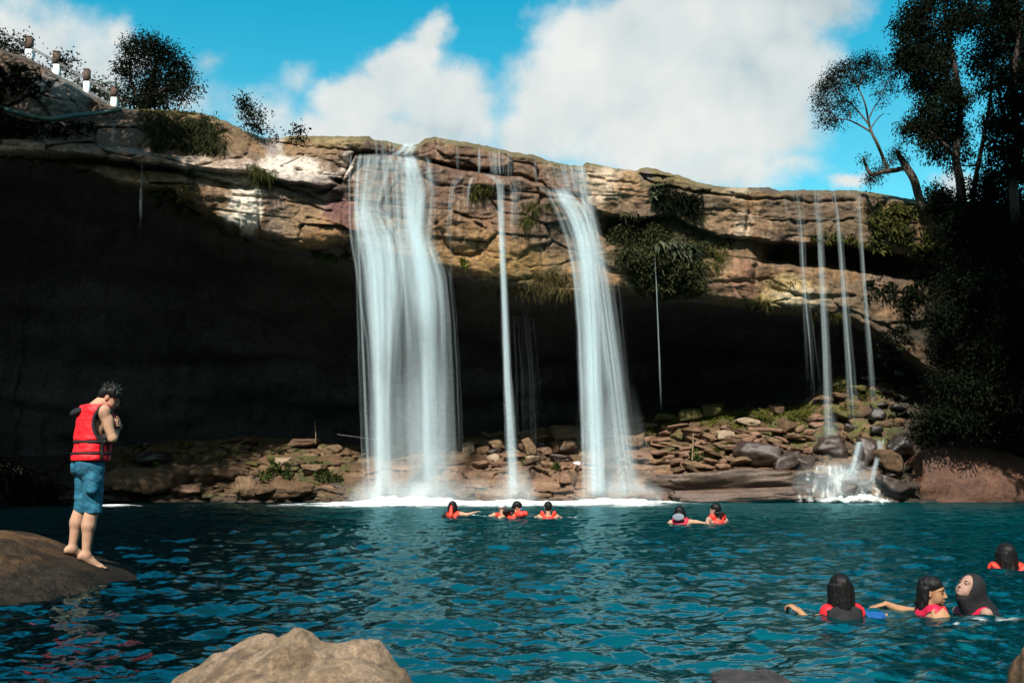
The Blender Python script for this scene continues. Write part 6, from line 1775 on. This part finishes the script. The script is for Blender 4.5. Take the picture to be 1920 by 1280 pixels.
# near trio at the lower right
swimmer(1580, 1151, 'swimmer seen from behind with long wet black hair and one blue sleeve, near right', D2(97), (D2(-8), D2(4), 0), (.03, 0, .215), .95, 'long', VEST, SKIN2, .0075, dz=-.015, S=.86, shirt=DARKC, long_len=.30, face=False, vest_top=.10,
        arms=[dict(pts=[(.03, -.19, -.03), (.05, -.30, -.03), (.09, -.42, -.02)], sleeve=BLUEC, slen=1.5, d=(.2, -1, .0)), dict(pts=[(.03, .19, -.04), (.10, .25, -.05), (.16, .29, .02)], d=(.5, .3, .3), curl=.6)],
        extra=lambda root, hp, h, T, c, R: part('vest_back_panel', SDF().ell((0, 0, -.15), (.168, .192, .23), None, .05).cone((.0, -.11, .03), (.0, .11, .03), .085, .085, .05).mod(lambda X, Y, Z, D: np.maximum(np.maximum(D, X + .02), np.maximum(np.abs(Y - .01) - .145, Z - .085 - .03 * np.cos(Y * 18))) + .005 * pnoise(X * 14, Y * 14, Z * 14)), (-.26, -.26, -.4), (.06, .26, .16), h, DARKC, root))
swimmer(1742, 1149, 'swimmer in profile facing right with dark hair and crimson vest, at lower right', D2(-6), (D2(-26), D2(4), D2(4)), (.035, .0, .170), .93, 'long', VESTP, SKIN2, .0062, dz=.0, S=.88, hair_open=1.75, shirt=DARKC, long_len=.20, vest_top=.085,
        arms=[dict(pts=[(-.02, -.17, -.03), (-.10, -.29, -.07), (-.03, -.24, -.03)], d=(.6, .15, .45), n=(.2, .5, -.2), curl=.5, side=-1),
              dict(pts=[(-.02, .17, -.03), (-.14, .26, -.02), (-.26, .26, .035)], d=(-1, .0, -.25), n=(0, 0, -1), curl=.2)],
        extra=lambda root, hp, h, T, c, R: (part('vest_strap', SDF().cone((.085, -.085, .045), (.115, -.11, -.08), .022, .028, .02), (.0, -.2, -.14), (.24, .02, .16), h, VEST, root),
                                            part('sleeve', SDF().cone((-.01, -.15, -.02), (.07, -.22, -.07), .062, .058, .02), (-.15, -.36, -.2), (.2, .0, .12), h, DARKC, root)))
swimmer(1830, 1146, 'swimmer tilting her pale face up and left, black headscarf and shirt, crimson vest', D2(196), (D2(12), D2(-30), D2(-10)), (.065, .01, .185), .87, None, VESTP, SKIN3, .0068, dz=.0, S=.9, shirt=DARKC, vest_top=.05,
        arms=[dict(pts=[(.02, .17, -.02), (.13, .26, .02), (.16, .21, -.13)], hand=False, sleeve=DARKC, slen=.72), dict(pts=[(.0, -.18, -.03), (-.14, -.26, -.06), (-.30, -.24, -.055)], d=(-1, 0, .05))],
        extra=lambda root, hp, h, T, c, R: part('headscarf', (lambda s: (s.ell(hp((-.035, 0, .02)), (.105, .098, .112), R, .02), s.ell(hp((.085, 0, -.01)), (.085, .068, .098), R, .01, True), s.cone(hp((-.07, 0, -.04)), (-.05, 0, -.02), .088, .125, .04), s.cone(hp((.0, 0, -.105)), (.03, 0, -.01), .058, .085, .03))[-1])(SDF()),
                                                c - [.3, .2, .3], c + [.2, .2, .17], h, DARKC, root))
swimmer(1888, 1066, 'dark-haired swimmer with red V-shaped vest collar at right frame edge', D2(80), (D2(10), 0, 0), (.02, 0, .165), 1.0, 'long', VESTB, SKIN2, .009, dz=-.03, shirt=DARKC, long_len=.24, face=False, vest_top=.10,
        arms=[dict(pts=[(.02, -.19, -.03), (.06, -.30, -.02), (.10, -.40, .0)], d=(.2, -1, 0)), dict(pts=[(.0, .19, -.05), (.04, .27, -.06), (.06, .33, -.07)], d=(.2, 1, -.2))],
        extra=lambda root, hp, h, T, c, R: [part('vest_strap', SDF().cone((-.09, sg * .155, .075), (-.15, sg * .02, -.055), .027, .024, .02), (-.24, -.26, -.14), (.02, .26, .16), h, VESTB, root) for sg in (-1, 1)])
# far swimmers
FG = dict(h=.013, face=False, dz=.04)
swimmer(850, 969, 'far swimmer in red vest stretching one bare arm rightward below the broad waterfall', D2(62), (0, D2(5), 0), (.03, .03, .19), 1.05, 'long', VESTB, SKIN, shirt=DARKC, long_len=.16, vest_top=.10,
        arms=[dict(pts=[(.02, -.19, .03), (.05, -.34, .015), (.10, -.50, .07)], d=(.15, -1, .25)), dict(pts=[(.0, .19, .0), (.0, .27, -.06), (.05, .30, -.12)], sleeve=DARKC, slen=.9, hand=False)],
        extra=lambda root, hp, h, T, c, R: part('vest_strap', SDF().cone((-.12, -.02, .20), (-.17, -.03, .0), .030, .060, .03), (-.30, -.16, -.1), (-.02, .12, .28), h, VESTB, root), **FG)
swimmer(941, 967, 'far swimmer wearing a white cap, half hidden behind a red-vested neighbour', D2(75), (0, 0, 0), (.02, 0, .16), 1.05, None, VESTB, SKIN, cap=WHITEC, vest_top=.05, arms=[dict(pts=[(.0, .18, -.02), (-.05, .27, -.05), (-.06, .34, -.10)], hand=False)], **FG)
swimmer(960, 972, 'far dark-haired swimmer leaning right in a black and red vest with blue goggles', D2(58), (D2(-50), D2(25), D2(10)), (.06, -.10, .205), 1.05, 'short', VESTB, SKIN, vest_top=.15, lean=(.02, -.06), shirt=DARKC,
        arms=[dict(pts=[(.02, -.20, .06), (.04, -.32, .07), (.08, -.28, -.02)], sleeve=VESTB, slen=1.2, hand=False), dict(pts=[(-.02, .19, .02), (-.06, .28, -.03), (-.05, .34, -.10)], hand=False)],
        extra=lambda root, hp, h, T, c, R: (part('goggles', SDF().cone(hp((.085, -.05, .005)), hp((.085, .05, .005)), .022, .022, .01), c - .2, c + .2, h, simple_mat('blue_goggles', (.02, .2, .55), .3), root),
                                            part('collar_pad', SDF().ell((-.07, .05, .13), (.08, .16, .05), rotm(0, 0, -.25), .02), (-.22, -.2, .0), (.1, .3, .26), h, DARKC, root)), **FG)
swimmer(1028, 971, 'far swimmer with cropped black hair and bare neck seen from behind below right waterfall', D2(92), (0, D2(6), 0), (.03, 0, .195), 1.05, 'short', VESTB, SKIN, vest_top=.13, opening=.115,
        arms=[dict(pts=[(.02, -.19, -.01), (.10, -.27, -.04), (.16, -.36, -.08)], hand=False), dict(pts=[(.02, .19, -.01), (.10, .27, -.04), (.16, .36, -.08)], hand=False)], **FG)
swimmer(1276, 982, 'far swimmer with a grey pad behind dark hair, crimson vest, left of a pair', D2(60), (0, D2(8), 0), (.04, .02, .18), 1.05, 'long', VESTP, SKIN, long_len=.14, vest_top=.09,
        arms=[dict(pts=[(.02, -.19, .0), (.08, -.30, .0), (.08, -.42, -.01)], d=(0, -1, .0)), dict(pts=[(.0, .19, -.02), (.0, .26, -.06), (.05, .30, -.12)], hand=False)],
        extra=lambda root, hp, h, T, c, R: part('collar_pad', SDF().ell((-.14, -.01, .10), (.030, .125, .075), rotm(0, .3, 0), .02), (-.26, -.2, .0), (-.02, .2, .24), h, GREYC, root), **FG)
swimmer(1346, 980, 'far swimmer with black collar and bright red-orange vest, right of a pair', D2(110), (D2(35), D2(4), 0), (.03, .04, .215), 1.05, 'short', VESTB, SKIN3, vest_top=.15,
        arms=[dict(pts=[(.01, .20, .03), (-.02, .26, -.04), (-.02, .32, -.10)], hand=False), dict(pts=[(.02, -.19, .0), (.10, -.27, -.04), (.16, -.34, -.08)], hand=False)],
        extra=lambda root, hp, h, T, c, R: part('collar_pad', SDF().ell((-.07, .0, .155), (.06, .125, .035), None, .02), (-.2, -.2, .05), (.06, .2, .26), h, DARKC, root), **FG)


# splashes round the swimmers
def splash(label, pts, Y0_, dy, seed):
    c = [(xat(px, water_point(px, py)[1]), water_point(px, py)[1], r, a) for px, py, r, a in pts]
    x0 = min(q[0] - 2.2 * q[2] for q in c); x1 = max(q[0] + 2.2 * q[2] for q in c); y0 = min(q[1] - 2.6 * q[2] for q in c); y1 = max(q[1] + 2.6 * q[2] for q in c)
    foam_patch('foam', label, np.linspace(x0, x1, 110), np.linspace(y0, y1, 90), lambda X, Y: sum(a * gauss(X, Y, cx, cy, r, r * 1.1) for cx, cy, r, a in c) * np.clip(.45 + 1.5 * fbm(X * 6, Y * 6, seed, 5), 0, 1.2), lambda X, Y: .004 + .05 * np.clip(fbm(X * 5, Y * 5, seed + 3, 4), 0, 1))


splash('small white splash between the far swimmers below the broad waterfall', [(882, 966, .28, .7), (905, 967, .3, .65), (1000, 968, .3, .55), (1060, 968, .3, .6), (1080, 969, .25, .5)], 0, 0, 1.0)
splash('pale splash in the water in front of the near pair of swimmers', [(1760, 1166, .14, .40), (1800, 1170, .16, .42), (1850, 1170, .16, .45), (1890, 1164, .14, .42), (1830, 1186, .2, .34)], 0, 0, 4.0)
splash('faint wash behind the near swimmer with one blue sleeve', [(1500, 1126, .16, .4), (1470, 1122, .16, .3)], 0, 0, 7.0)
